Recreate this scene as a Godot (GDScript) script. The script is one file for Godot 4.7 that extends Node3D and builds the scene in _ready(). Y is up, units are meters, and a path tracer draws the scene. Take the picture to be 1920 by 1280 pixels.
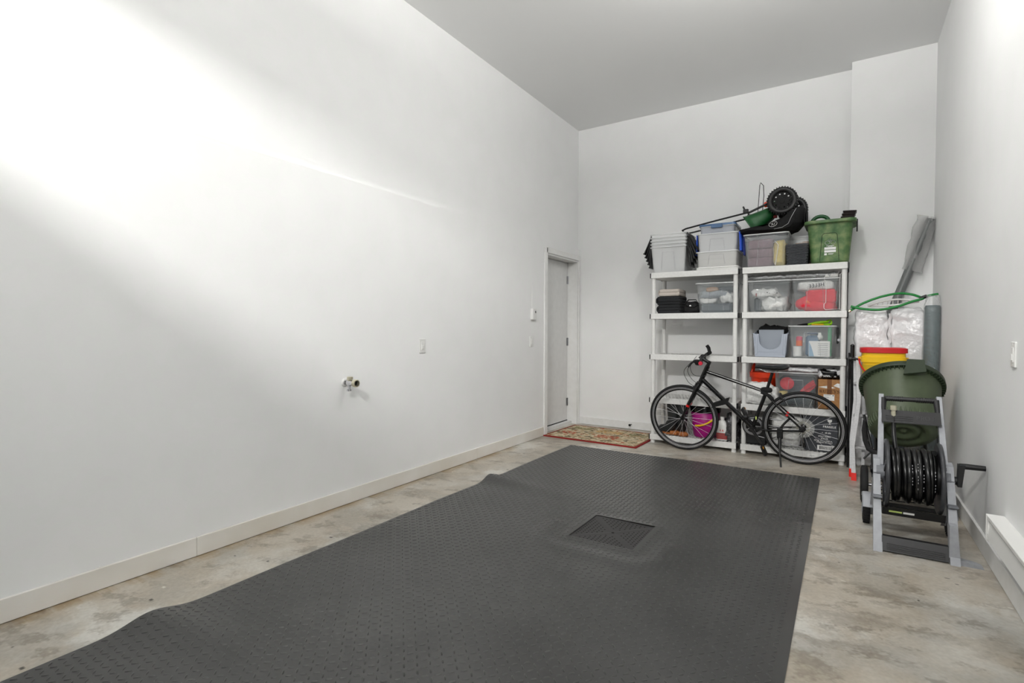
extends Node3D
# A tall white garage: striped light on the left wall, a ribbed floor mat, two stacked shelf units,
# a bicycle and garden things along the right wall. Units are metres, the camera stands at x = z = 0.

const XL := -2.9038     # left wall
const XR := 0.6517      # right wall
const ZB := -6.1323     # back wall
const ZF := 3.0         # front wall with the vehicle door
const CH := 3.7686      # ceiling
const SZ := -5.507      # front face of the shelf units

var M := {}
var used := {}

# ---------------------------------------------------------------- geometry collector
class G:
	var st := SurfaceTool.new()
	var xf := Transform3D.IDENTITY
	func _init():
		st.begin(Mesh.PRIMITIVE_TRIANGLES)
		st.set_smooth_group(-1)
	func smooth(k := 0):
		st.set_smooth_group(k)
		return self
	func flat():
		st.set_smooth_group(-1)
		return self
	func tri(a: Vector3, b: Vector3, c: Vector3):
		st.add_vertex(xf * a); st.add_vertex(xf * b); st.add_vertex(xf * c)
	func quad(a: Vector3, b: Vector3, c: Vector3, d: Vector3):
		tri(a, b, c); tri(a, c, d)
	# eight corners -> six faces
	func hexa(p: Array):
		for f in [[0, 1, 2, 3], [5, 4, 7, 6], [4, 0, 3, 7], [1, 5, 6, 2], [3, 2, 6, 7], [4, 5, 1, 0]]:
			quad(p[f[0]], p[f[3]], p[f[2]], p[f[1]])
	func box(c: Vector3, s: Vector3):
		var h := s / 2
		var p := []
		for k in [[-1, -1, 1], [1, -1, 1], [1, 1, 1], [-1, 1, 1], [-1, -1, -1], [1, -1, -1], [1, 1, -1], [-1, 1, -1]]:
			p.append(c + Vector3(h.x * k[0], h.y * k[1], h.z * k[2]))
		hexa(p)
		return self
	func span(a: Vector3, b: Vector3):
		return box((a + b) / 2, (b - a).abs())
	# box with chamfered edges
	func rbox(c: Vector3, s: Vector3, r: float):
		r = minf(r, minf(s.x, minf(s.y, s.z)) * 0.49)
		var h := s / 2
		var ax := [Vector3(1, 0, 0), Vector3(0, 1, 0), Vector3(0, 0, 1)]
		for a in 3:
			var u: Vector3 = ax[(a + 1) % 3]; var v: Vector3 = ax[(a + 2) % 3]; var w: Vector3 = ax[a]
			var hu := h[(a + 1) % 3]; var hv := h[(a + 2) % 3]; var hw := h[a]
			for sg in [-1, 1]:
				out4(c, c + w * sg * hw + u * (hu - r) + v * (hv - r), c + w * sg * hw - u * (hu - r) + v * (hv - r), c + w * sg * hw - u * (hu - r) - v * (hv - r), c + w * sg * hw + u * (hu - r) - v * (hv - r))
			for su in [-1, 1]:
				for sv in [-1, 1]:
					out4(c, c + u * su * hu + v * sv * (hv - r) + w * (hw - r), c + u * su * (hu - r) + v * sv * hv + w * (hw - r), c + u * su * (hu - r) + v * sv * hv - w * (hw - r), c + u * su * hu + v * sv * (hv - r) - w * (hw - r))
		for i in [-1, 1]:
			for j in [-1, 1]:
				for k in [-1, 1]:
					out3(c, c + Vector3(i * h.x, j * (h.y - r), k * (h.z - r)), c + Vector3(i * (h.x - r), j * h.y, k * (h.z - r)), c + Vector3(i * (h.x - r), j * (h.y - r), k * h.z))
		return self
	func out3(c: Vector3, a: Vector3, b: Vector3, d: Vector3):
		if (b - a).cross(d - a).dot((a + b + d) / 3 - c) > 0: tri(a, d, b)
		else: tri(a, b, d)
	func out4(c: Vector3, a: Vector3, b: Vector3, d: Vector3, e: Vector3):
		if (b - a).cross(d - a).dot((a + b + d + e) / 4 - c) > 0: quad(e, d, b, a)
		else: quad(a, b, d, e)
	# rings of equal length joined into a skin
	func skin(rings: Array, closed := true, cap0 := false, cap1 := false, loop := false):
		var m: int = rings.size() if loop else rings.size() - 1
		for i in m:
			var a: PackedVector3Array = rings[i]
			var b: PackedVector3Array = rings[(i + 1) % rings.size()]
			var n := a.size()
			for j in (n if closed else n - 1):
				var k := (j + 1) % n
				quad(a[j], b[j], b[k], a[k])
		if cap0: cap(rings[0], false)
		if cap1: cap(rings[-1], true)
		return self
	func cap(r: PackedVector3Array, up: bool):
		st.set_smooth_group(-1)
		var c := Vector3.ZERO
		for v in r: c += v
		c /= r.size()
		for j in r.size():
			var k := (j + 1) % r.size()
			if up: tri(c, r[k], r[j])
			else: tri(c, r[j], r[k])
	static func frame(d: Vector3) -> Basis:
		d = d.normalized()
		var u := d.cross(Vector3.UP if absf(d.y) < 0.95 else Vector3.RIGHT).normalized()
		return Basis(u, d, u.cross(d).normalized())
	static func circle(c: Vector3, b: Basis, rx: float, rz: float, n: int) -> PackedVector3Array:
		var out := PackedVector3Array()
		for j in n:
			var t := TAU * j / n
			out.append(c + b.x * cos(t) * rx + b.z * sin(t) * rz)
		return out
	func cyl(a: Vector3, b: Vector3, r0: float, r1 := -1.0, n := 14, caps := true):
		if r1 < 0: r1 = r0
		var f := G.frame(b - a)
		smooth(1)
		skin([G.circle(a, f, r0, r0, n), G.circle(b, f, r1, r1, n)], true, caps, caps)
		return flat()
	# round rod along a list of points, radius may vary
	func tube(pts: Array, r, n := 8, loop := false, caps := true, ry := -1.0):
		var rings := []
		var up := Vector3.ZERO
		for i in pts.size():
			var p: Vector3 = pts[i]
			var a: Vector3 = pts[(i - 1 + pts.size()) % pts.size()] if loop else pts[maxi(i - 1, 0)]
			var c: Vector3 = pts[(i + 1) % pts.size()] if loop else pts[mini(i + 1, pts.size() - 1)]
			var d := (c - a).normalized()
			if up == Vector3.ZERO:
				up = G.frame(d).x
			up = (up - d * up.dot(d)).normalized()
			var rr: float = r[i] if r is Array else r
			rings.append(G.circle(p, Basis(up, d, up.cross(d)), rr, rr if ry < 0 else ry, n))
		smooth(2)
		skin(rings, true, caps and not loop, caps and not loop, loop)
		return flat()
	# profile [[radius, height], ...] turned about an axis from o along d
	func lathe(o: Vector3, d: Vector3, prof: Array, n := 28, sharp := false, sx := 1.0):
		var f := G.frame(d)
		var rings := []
		for p in prof:
			rings.append(G.circle(o + f.y * p[1], f, maxf(p[0], 0.0002) * sx, maxf(p[0], 0.0002), n))
		for i in rings.size() - 1:
			smooth(10 + i if sharp else 3)
			skin([rings[i], rings[i + 1]])
		return flat()
	static func rrect(w: float, d: float, r: float, y: float, k := 4) -> PackedVector3Array:
		var out := PackedVector3Array()
		r = minf(r, minf(w, d) * 0.499)
		for q in 4:
			var cx := (w / 2 - r) * (1 if q in [0, 3] else -1)
			var cz := (d / 2 - r) * (1 if q in [0, 1] else -1)
			for j in k + 1:
				var t := PI / 2 * (q + float(j) / k)
				out.append(Vector3(cx + cos(t) * r, y, cz + sin(t) * r))
		return out
	# stacked rounded rectangles [w, d, r, y]
	func loft(o: Vector3, secs: Array, cap0 := true, cap1 := false, k := 4, sharp := true):
		var rings := []
		for s in secs:
			var ring := G.rrect(s[0], s[1], s[2], s[3], k)
			for i in ring.size(): ring[i] += o
			rings.append(ring)
		for i in rings.size() - 1:
			smooth(20 + i if sharp else 4)
			skin([rings[i], rings[i + 1]])
		if cap0: cap(rings[0], false)
		if cap1: cap(rings[-1], true)
		return flat()
	# rounded lump: |x|^e + ... with waves, for bags, cloth and padding
	func lump(c: Vector3, s: Vector3, e: float, amp := 0.0, freq := 20.0, seed := 1, nu := 28, nv := 16):
		var nz := FastNoiseLite.new()
		nz.seed = seed
		nz.frequency = freq * 0.1
		nz.fractal_octaves = 3
		var rings := []
		for i in nv + 1:
			var ph := -PI / 2 + PI * i / nv
			var ring := PackedVector3Array()
			for j in nu:
				var th := TAU * j / nu
				var d := Vector3(cos(ph) * cos(th), sin(ph), cos(ph) * sin(th))
				var q := Vector3(signf(d.x) * pow(absf(d.x), e), signf(d.y) * pow(absf(d.y), e), signf(d.z) * pow(absf(d.z), e))
				q = q * s / 2
				q += d * amp * nz.get_noise_3dv(q * 10.0)
				ring.append(c + q)
			rings.append(ring)
		smooth(5)
		skin(rings)
		return flat()
	# flat outline pushed along z by depth
	func prism(poly: PackedVector2Array, z0: float, z1: float, o := Vector3.ZERO):
		var idx := Geometry2D.triangulate_polygon(poly)
		var cw := Geometry2D.is_polygon_clockwise(poly)
		for i in range(0, idx.size(), 3):
			var a := poly[idx[i]]; var b := poly[idx[i + 1]]; var c := poly[idx[i + 2]]
			if (b - a).cross(c - a) > 0:
				var t := b; b = c; c = t
			tri(o + Vector3(a.x, a.y, z1), o + Vector3(b.x, b.y, z1), o + Vector3(c.x, c.y, z1))
			tri(o + Vector3(a.x, a.y, z0), o + Vector3(c.x, c.y, z0), o + Vector3(b.x, b.y, z0))
		for i in poly.size():
			var a := poly[i]; var b := poly[(i + 1) % poly.size()]
			if not cw:
				quad(o + Vector3(a.x, a.y, z1), o + Vector3(a.x, a.y, z0), o + Vector3(b.x, b.y, z0), o + Vector3(b.x, b.y, z1))
			else:
				quad(o + Vector3(a.x, a.y, z0), o + Vector3(a.x, a.y, z1), o + Vector3(b.x, b.y, z1), o + Vector3(b.x, b.y, z0))
		return self
	func mesh() -> ArrayMesh:
		st.generate_normals()
		return st.commit()

# ---------------------------------------------------------------- scene helpers
func numbered(parent: Node, called: String) -> String:
	var key := str(parent.get_instance_id()) + called
	var n: int = used.get(key, 0)
	used[key] = n + 1
	return called if n == 0 else "%s_%03d" % [called, n]

func tag(o: Node, label: String, category: String, group := "") -> Node:
	o.set_meta("label", label)
	o.set_meta("category", category)
	if group != "": o.set_meta("group", group)
	return o

func thing(called: String, label: String, category: String, at := Vector3.ZERO, group := "") -> Node3D:
	var o := Node3D.new()
	o.name = numbered(self, called)
	add_child(o)
	o.position = at
	tag(o, label, category, group)
	return o

func part(g, called: String, mat: Material, parent: Node = self, label := "") -> MeshInstance3D:
	var o := MeshInstance3D.new()
	o.name = numbered(parent, called)
	o.mesh = g.mesh() if g is G else g
	o.material_override = mat
	parent.add_child(o)
	if label != "": o.set_meta("label", label)
	return o

func struct(g, called: String, mat: Material, parent: Node = self) -> MeshInstance3D:
	var o := part(g, called, mat, parent)
	if parent == self: o.set_meta("kind", "structure")
	return o

func dup(o: Node3D, at: Vector3, label: String, group := "") -> Node3D:
	var called := String(o.name).rstrip("0123456789").rstrip("_")
	var r: Node3D = o.duplicate()
	r.name = numbered(self, called)
	add_child(r)
	r.position = at
	if label != "": r.set_meta("label", label)
	if group != "": r.set_meta("group", group)
	return r

func mat(c: Color, rough := 0.6, metal := 0.0) -> StandardMaterial3D:
	var m := StandardMaterial3D.new()
	m.albedo_color = c
	m.roughness = rough
	m.metallic = metal
	return m

func clear(c: Color, a: float, rough := 0.15) -> StandardMaterial3D:
	var m := mat(Color(c.r, c.g, c.b, a), rough)
	m.transparency = BaseMaterial3D.TRANSPARENCY_ALPHA
	return m

func noise_tex(freq: float, seed: int, ramp: Array, normal := 0.0, size := 512) -> NoiseTexture2D:
	var n := FastNoiseLite.new()
	n.seed = seed
	n.frequency = freq
	n.fractal_octaves = 4
	var t := NoiseTexture2D.new()
	t.width = size; t.height = size
	t.seamless = true
	t.noise = n
	if normal > 0.0:
		t.as_normal_map = true
		t.bump_strength = normal
	elif ramp.size():
		var gr := Gradient.new()
		gr.colors = PackedColorArray(ramp)
		var off := PackedFloat32Array()
		for i in ramp.size(): off.append(float(i) / (ramp.size() - 1))
		gr.offsets = off
		t.color_ramp = gr
	return t

# a plain material with a fine mottled tone, mapped in the object's own space
func mottled(a: Color, b: Color, rough: float, freq := 0.02, scale := 2.0, seed := 3, metal := 0.0, bump := 0.0) -> StandardMaterial3D:
	var m := mat(Color.WHITE, rough, metal)
	m.albedo_texture = noise_tex(freq, seed, [a, b])
	m.uv1_triplanar = true
	m.uv1_scale = Vector3.ONE * scale
	if bump > 0.0:
		m.normal_enabled = true
		m.normal_texture = noise_tex(freq, seed + 9, [], 6.0)
		m.normal_scale = bump
	return m

func text(s: String, size: float, mat_: Material, parent: Node, at: Vector3, called := "lettering", turn := Vector3.ZERO, width := 1.0, font_name := "Droid Sans", bold := false) -> MeshInstance3D:
	var t := TextMesh.new()
	var f := SystemFont.new()
	f.font_names = PackedStringArray([font_name])
	if bold: f.font_weight = 700
	t.font = f
	t.text = s
	t.font_size = 64
	t.pixel_size = size / 64.0
	t.depth = 0.0006
	t.curve_step = 4.0
	var o := part(t, called, mat_, parent)
	o.position = at
	o.rotation = turn
	o.scale = Vector3(width, 1, 1)
	return o

# ---------------------------------------------------------------- build
func _ready():
	# camera
	var cam := Camera3D.new()
	cam.name = "camera"
	cam.position = Vector3(0, 1.21, 0)
	cam.rotation = Vector3(-0.0222, 0.571, 0.0026)
	cam.fov = rad_to_deg(2.0 * atan(640.0 / 973.7))
	cam.near = 0.02
	cam.far = 200.0
	add_child(cam)
	cam.current = true
	# sky seen only through the open vehicle door behind the camera
	var env := Environment.new()
	var sm := ProceduralSkyMaterial.new()
	sm.sky_top_color = Color(0.74, 0.78, 0.82)
	sm.sky_horizon_color = Color(0.83, 0.84, 0.85)
	sm.ground_horizon_color = Color(0.55, 0.54, 0.52)
	sm.ground_bottom_color = Color(0.45, 0.44, 0.42)
	sm.sun_angle_max = 0.0
	sm.energy_multiplier = SKY
	var sky := Sky.new()
	sky.sky_material = sm
	env.background_mode = Environment.BG_SKY
	env.sky = sky
	env.tonemap_mode = Environment.TONE_MAPPER_LINEAR
	env.tonemap_exposure = EXPOSURE
	env.sdfgi_enabled = true
	env.ssao_enabled = true
	env.ssil_enabled = true
	var we := WorldEnvironment.new()
	we.name = "environment"
	we.environment = env
	add_child(we)
	materials()
	shell()
	strip_lamp()
	added_fill_globe()
	added_overhead_door()
	entry_door()
	wall_fittings()
	floor_mat()
	objects()

const SKY := 1.2
const EXPOSURE := 1.08
const LAMP := 13.5
const FILL_GLOBE := 1.15

func materials():
	M.wall = mottled(Color(0.938, 0.94, 0.938), Color(0.95, 0.952, 0.95), 0.75, 0.01, 0.5, 5)
	M.ceiling = mat(Color(0.96, 0.962, 0.96), 0.85)
	M.trim = mottled(Color(0.9, 0.9, 0.89), Color(0.93, 0.93, 0.925), 0.4, 0.02, 1.0, 8)
	M.white = mat(Color(0.92, 0.92, 0.91), 0.4)
	M.white_plastic = mat(Color(0.9, 0.9, 0.89), 0.35)
	M.black = mat(Color(0.05, 0.05, 0.055), 0.45)
	M.black_matte = mat(Color(0.06, 0.06, 0.065), 0.85)
	M.black_gloss = mat(Color(0.035, 0.035, 0.04), 0.2)
	M.hole_black = mat(Color(0.02, 0.02, 0.02), 0.9)  # black for the painted hole discs and the drain screw
	M.chrome = mat(Color(0.85, 0.85, 0.86), 0.15, 1.0)
	M.brass = mat(Color(0.86, 0.84, 0.75), 0.3, 0.85)
	M.steel = mat(Color(0.62, 0.62, 0.63), 0.35, 1.0)
	M.alu = mottled(Color(0.66, 0.66, 0.665), Color(0.76, 0.76, 0.765), 0.55, 0.03, 3.0, 12, 0.25)
	M.red = mat(Color(0.8, 0.09, 0.08), 0.4)
	M.base_left = mottled(Color(0.87, 0.85, 0.81), Color(0.93, 0.92, 0.9), 0.4, 0.006, 0.6, 41)
	M.leaf = mottled(Color(0.86, 0.86, 0.855), Color(0.89, 0.89, 0.885), 0.45, 0.02, 1.0, 9)
	M.mat = mottled(Color(0.235, 0.235, 0.23), Color(0.29, 0.29, 0.285), 0.28, 0.008, 0.35, 15)
	M.drain = mat(Color(0.19, 0.185, 0.185), 0.5)
	M.print_white = mat(Color(0.93, 0.93, 0.92), 0.6)

func wall_box(g: G, x0: float, x1: float, y0: float, y1: float, z0: float, z1: float):
	g.span(Vector3(x0, y0, z0), Vector3(x1, y1, z1))

const DZ0 := -5.252   # doorway in the left wall
const DZ1 := -6.085
const DTOP := 2.098

func shell():
	# floor: one slab, its concrete tone computed over the whole surface
	var fl := PlaneMesh.new()
	fl.size = Vector2(XR - XL + 0.6, ZF - ZB + 0.6)
	var g := G.new()
	g.span(Vector3(XL - 0.3, -0.2, ZB - 0.3), Vector3(XR + 0.3, -0.002, ZF))
	var slab := struct(g, "floor", mat(Color(0.5, 0.48, 0.44), 0.8))
	var top := part(fl, "slab_surface", concrete(), slab)
	top.position = Vector3((XL + XR) / 2, 0, (ZB + ZF) / 2)
	g = G.new()
	g.span(Vector3(XL - 0.3, CH, ZB - 0.3), Vector3(XR + 0.3, CH + 0.2, ZF + 0.3))
	struct(g, "ceiling", M.ceiling)
	# left wall: thicker lower part up to the ledge, around the doorway
	const LEDGE := 2.2465
	g = G.new()
	wall_box(g, XL - 0.3, XL, 0, LEDGE, DZ0, ZF)
	wall_box(g, XL - 0.3, XL, DTOP, LEDGE, DZ1, DZ0)
	wall_box(g, XL - 0.3, XL, 0, LEDGE, ZB, DZ1)
	wall_box(g, XL - 0.3, XL - 0.2, 0, DTOP, DZ1, DZ0)
	var wl := struct(g, "wall_left", M.wall)
	g = G.new()
	wall_box(g, XL - 0.3, XL - 0.022, LEDGE, CH, ZB, ZF)
	part(g, "upper_wall", M.wall, wl)
	g = G.new()
	wall_box(g, XL - 0.3, XR + 0.3, 0, CH, ZB - 0.3, ZB)
	wall_box(g, 0.0155, XR + 0.3, 0, CH, ZB, -5.9645)
	struct(g, "wall_back", M.wall)
	g = G.new()
	wall_box(g, XR, XR + 0.3, 0, CH, ZB, ZF)
	struct(g, "wall_right", M.wall)
	g = G.new()
	wall_box(g, XL - 0.3, -2.5, 0, CH, ZF, ZF + 0.3)
	wall_box(g, 0.25, XR + 0.3, 0, CH, ZF, ZF + 0.3)
	wall_box(g, -2.5, 0.25, 2.4, CH, ZF, ZF + 0.3)
	struct(g, "wall_front", M.wall)
	# unseen beam, added to cut the upper edge of the lamp light
	g = G.new()
	wall_box(g, XL, XR, ADDED_BEAM_Y, ADDED_BEAM_Y + 0.36, -0.1, 0.1)
	struct(g, "trim_1", M.wall)
	# drive outside
	g = G.new()
	g.span(Vector3(-14, -0.3, ZF + 0.0), Vector3(12, -0.03, ZF + 14))
	struct(g, "ground", mat(Color(0.45, 0.44, 0.42), 0.9))
	# baseboards
	g = G.new()
	for b in [[DZ0 + 0.075, -3.9], [-3.9, -1.4], [-1.4, ZF]]:
		g.rbox(Vector3(XL + 0.007, 0.052, (b[0] + b[1]) / 2), Vector3(0.014, 0.1, absf(b[1] - b[0]) - 0.001), 0.002)
	struct(g, "baseboard_left", M.base_left)
	g = G.new()
	g.rbox(Vector3(XR - 0.007, 0.055, (ZB + ZF) / 2), Vector3(0.014, 0.106, ZF - ZB), 0.002)
	struct(g, "baseboard_right", M.trim)
	g = G.new()
	g.rbox(Vector3((XL + 0.0155) / 2, 0.048, ZB + 0.008), Vector3(0.0155 - XL, 0.092, 0.016), 0.002)
	g.rbox(Vector3((XR + 0.0155) / 2, 0.048, -5.9645 + 0.008), Vector3(XR - 0.0155, 0.092, 0.016), 0.002)
	struct(g, "baseboard_back", M.trim)

const ADDED_BEAM_Y := 2.98

# concrete seen from above: pale cement clouds, brown traffic film, dark scuffs and white specks
func concrete() -> StandardMaterial3D:
	var w := 640
	var h := 1600
	var n1 := FastNoiseLite.new(); n1.seed = 11; n1.frequency = 0.006; n1.fractal_octaves = 5
	var n2 := FastNoiseLite.new(); n2.seed = 23; n2.frequency = 0.03; n2.fractal_octaves = 4; n2.domain_warp_enabled = true; n2.domain_warp_amplitude = 40.0
	var n3 := FastNoiseLite.new(); n3.seed = 37; n3.frequency = 0.011; n3.fractal_octaves = 5; n3.domain_warp_enabled = true; n3.domain_warp_amplitude = 60.0
	var pale := Color(0.83, 0.82, 0.79)
	var grey := Color(0.73, 0.72, 0.69)
	var brown := Color(0.655, 0.605, 0.53)
	var cool := Color(0.6, 0.595, 0.57)
	var dark := Color(0.42, 0.38, 0.33)
	var rust := Color(0.55, 0.43, 0.27)
	var data := PackedByteArray()
	data.resize(w * h * 3)
	var lx := XR - XL + 0.6
	var lz := ZF - ZB + 0.6
	var k := 0
	for j in h:
		var z := (ZB + ZF) / 2 - lz / 2 + lz * j / h
		for i in w:
			var x := (XL + XR) / 2 - lx / 2 + lx * i / w
			var a := n1.get_noise_2d(i, j) * 1.3
			var b := n2.get_noise_2d(i * 0.7 + j * 0.35, j * 1.1 - i * 0.3)
			var c := pale.lerp(grey, clampf(0.5 + a + b * 0.45, 0, 1))
			# the film of dried road dirt where the car comes in
			var film := clampf(0.8 + n3.get_noise_2d(i + 400.0, j * 0.8) * 1.6, 0, 1)
			c = c.lerp(brown, film * 0.65)
			var s := n3.get_noise_2d(i * 0.9 + j * 0.45, j * 1.3)
			c = c.lerp(dark, clampf((s - 0.12) * 1.3, 0, 0.42))
			# trowel clouds, drawn out a little across the room
			var st := n1.get_noise_2d(i * 2.0 + j * 0.6 + 900.0, j * 2.6 - i * 0.5)
			c = c.lerp(cool if st > 0.0 else pale, clampf(absf(st) * 1.0, 0, 0.28))
			var sc := n3.get_noise_2d(i * 2.6 + j * 1.0 + 70.0, j * 3.2)
			if sc > 0.2: c = c.lerp(dark, clampf((sc - 0.2) * 1.6, 0, 0.4))
			var gr := n2.get_noise_2d(i * 9.0, j * 9.0) * 0.05
			c = Color(c.r + gr, c.g + gr, c.b + gr).clamp()
			# damp line along the left baseboard
			var e := (x - XL) + n2.get_noise_2d(i * 2.0, j * 0.5) * 0.05
			if e < 0.1 and z > -4.6: c = c.lerp(rust, clampf((0.1 - e) * 7.0, 0, 0.55) * clampf(0.6 + n3.get_noise_2d(0, j * 2.0) * 2.0, 0, 1))
			data[k] = int(c.r * 255); data[k + 1] = int(c.g * 255); data[k + 2] = int(c.b * 255)
			k += 3
	var rng := RandomNumberGenerator.new(); rng.seed = 5
	var im := Image.create_from_data(w, h, false, Image.FORMAT_RGB8, data)
	for q in 260:
		var px := rng.randi_range(4, w - 8); var py := rng.randi_range(4, h - 8)
		var col := Color(0.85, 0.84, 0.8) if rng.randf() < 0.4 else Color(0.25, 0.23, 0.2)
		im.fill_rect(Rect2i(px, py, rng.randi_range(1, 3), rng.randi_range(1, 2)), col)
	var m := mat(Color.WHITE, 0.42)
	m.albedo_texture = ImageTexture.create_from_image(im)
	m.normal_enabled = true
	m.normal_texture = noise_tex(0.03, 77, [], 3.0)
	m.normal_scale = 0.05
	m.roughness_texture = noise_tex(0.008, 21, [Color(0.7, 0.7, 0.7), Color(1, 1, 1)])
	return m

# lamp behind the added beam: a slim panel light hung above the open vehicle door, facing into the room
func strip_lamp():
	var t := thing("panel_lamp", "slim white panel light hanging over the open vehicle door", "lamp", Vector3(LAMP_X, 3.28, 1.5))
	t.rotation.x = -0.2
	var g := G.new()
	g.rbox(Vector3(0, 0, 0.03), Vector3(LAMP_W + 0.04, 0.27, 0.05), 0.008)
	part(g, "housing", M.white, t)
	for s in [-1, 1]:
		g = G.new()
		g.cyl(Vector3(s * LAMP_W * 0.4, 0.13, 0.03), Vector3(s * LAMP_W * 0.4, CH - 3.28, 0.13), 0.006)
		part(g, "hanger", M.steel, t)
	var glow := mat(Color(0.95, 0.95, 0.93), 0.4)
	glow.emission_enabled = true
	glow.emission = Color(1.0, 0.98, 0.95)
	glow.emission_energy_multiplier = 1.0
	g = G.new()
	g.rbox(Vector3(0, 0, 0.003), Vector3(LAMP_W, 0.23, 0.006), 0.002)
	part(g, "diffuser", glow, t)
	var l := AreaLight3D.new()
	l.name = "panel_glow"
	l.light_color = Color(1.0, 0.995, 0.985)
	l.light_energy = LAMP
	l.area_size = Vector2(LAMP_W, 0.23)
	l.area_range = 40.0
	l.area_attenuation = 2.0
	l.shadow_enabled = true
	l.position = Vector3(0, 0, -0.006)
	t.add_child(l)

const LAMP_W := 0.7

# added fill lamp out of view, there to brighten the ceiling and deep room
func added_fill_globe():
	var t := thing("added_fill_lamp", "round frosted globe light added out of view as room fill", "lamp", Vector3(-0.45, CH, -3.15))
	var g := G.new()
	g.lathe(Vector3.ZERO, Vector3(0, -1, 0), [[0.07, 0.0], [0.07, 0.02], [0.02, 0.03], [0.008, 0.035], [0.008, 0.12], [0.04, 0.13], [0.05, 0.16]], 24)
	part(g, "canopy", M.white, t)
	var glow := mat(Color(0.95, 0.95, 0.93), 0.4)
	glow.emission_enabled = true
	glow.emission = Color(1.0, 0.98, 0.95)
	glow.emission_energy_multiplier = 1.0
	g = G.new()
	g.lump(Vector3(0, -0.29, 0), Vector3(0.3, 0.3, 0.3), 1.0, 0.0, 1.0, 1, 24, 14)
	part(g, "globe", glow, t)
	var l := OmniLight3D.new()
	l.name = "fill_glow"
	l.light_color = Color(1.0, 0.995, 0.985)
	l.light_energy = FILL_GLOBE
	l.light_size = 0.13
	l.omni_range = 40.0
	l.omni_attenuation = 2.0
	l.shadow_enabled = true
	l.position = Vector3(0, -0.29, 0)
	t.add_child(l)

const LAMP_X := -0.4

# unseen sectional door, added lying flat to shade the lower left wall
func added_overhead_door():
	var t := thing("added_overhead_door", "unseen white sectional vehicle door added flat to shade the lower wall", "door", Vector3(-1.125, 2.51, 0.4))
	for i in 5:
		var g := G.new()
		g.rbox(Vector3(0, 0.02, 0.245 + 0.49 * i), Vector3(3.3, 0.045, 0.485), 0.006)
		part(g, "section", M.white, t)
	for s in [-1, 1]:
		var g := G.new()
		g.span(Vector3(s * 1.68 - 0.025, 0.0, -0.3), Vector3(s * 1.68 + 0.025, 0.05, 2.6))
		part(g, "track", M.steel, t)
		for z in [-0.25, 1.2]:
			g = G.new()
			g.span(Vector3(s * 1.68 - 0.012, 0.05, z - 0.012), Vector3(s * 1.68 + 0.012, CH - 2.51, z + 0.012))
			part(g, "hanger", M.steel, t)

func entry_door():
	# jamb, casing and stepped sill are trim, the leaf is the door
	var g := G.new()
	var x0 := XL - 0.2
	g.span(Vector3(x0, 0.0, DZ0 - 0.018), Vector3(XL + 0.001, DTOP, DZ0))
	g.span(Vector3(x0, 0.0, DZ1), Vector3(XL + 0.001, DTOP, DZ1 + 0.018))
	g.span(Vector3(x0, DTOP - 0.018, DZ1 + 0.018), Vector3(XL + 0.001, DTOP, DZ0 - 0.018))
	g.span(Vector3(x0, 0.0, DZ1 + 0.018), Vector3(XL - 0.07, 0.036, DZ0 - 0.018))
	struct(g, "trim_2", M.trim)
	g = G.new()
	g.rbox(Vector3(XL + 0.008, 1.08, DZ0 + 0.03), Vector3(0.018, 2.16, 0.07), 0.004)
	g.rbox(Vector3(XL + 0.008, 2.13, (DZ0 + DZ1) / 2 - 0.01), Vector3(0.018, 0.066, DZ0 - DZ1 + 0.06), 0.004)
	g.rbox(Vector3(XL + 0.008, 1.05, DZ1 - 0.016), Vector3(0.018, 2.1, 0.034), 0.004)
	struct(g, "trim_3", M.trim)
	g = G.new()
	var xd := XL - 0.137
	g.rbox(Vector3(xd - 0.02, 1.06, (DZ0 + DZ1) / 2), Vector3(0.04, 2.03, DZ0 - DZ1 - 0.042), 0.002)
	var d := struct(g, "door_1", M.leaf)
	for y in [1.855, 1.06, 0.28]:
		g = G.new()
		g.cyl(Vector3(xd + 0.006, y - 0.05, DZ1 + 0.02), Vector3(xd + 0.006, y + 0.05, DZ1 + 0.02), 0.007, -1, 10)
		g.span(Vector3(xd, y - 0.05, DZ1 + 0.02), Vector3(xd + 0.002, y + 0.05, DZ1 + 0.05))
		part(g, "hinge", M.steel, d, "steel butt hinge")
	g = G.new()
	g.span(Vector3(xd - 0.01, 0.036, DZ1 + 0.02), Vector3(xd + 0.004, 0.046, DZ0 - 0.02))
	part(g, "sweep", M.black_matte, d, "black rubber door sweep")


func wall_plate(at: Vector3, side: int, label: String):
	# side +1: on the left wall, facing +x
	var t := thing("wall_switch", label, "switch", at)
	t.rotation.y = 0.0 if side > 0 else PI
	var g := G.new()
	g.rbox(Vector3(0.004, 0, 0), Vector3(0.008, 0.118, 0.072), 0.003)
	part(g, "cover_plate", M.white_plastic, t)
	g = G.new()
	g.rbox(Vector3(0.009, 0, 0), Vector3(0.004, 0.068, 0.034), 0.0015)
	var r := part(g, "rocker", M.white, t)
	g = G.new()
	g.rbox(Vector3(0.0125, -0.012, 0), Vector3(0.004, 0.03, 0.024), 0.0015)
	part(g, "paddle", M.white, r)
	for y in [-0.048, 0.048]:
		g = G.new()
		g.cyl(Vector3(0.007, y, 0), Vector3(0.009, y, 0), 0.003, -1, 8)
		part(g, "screw", M.white, t)

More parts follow.
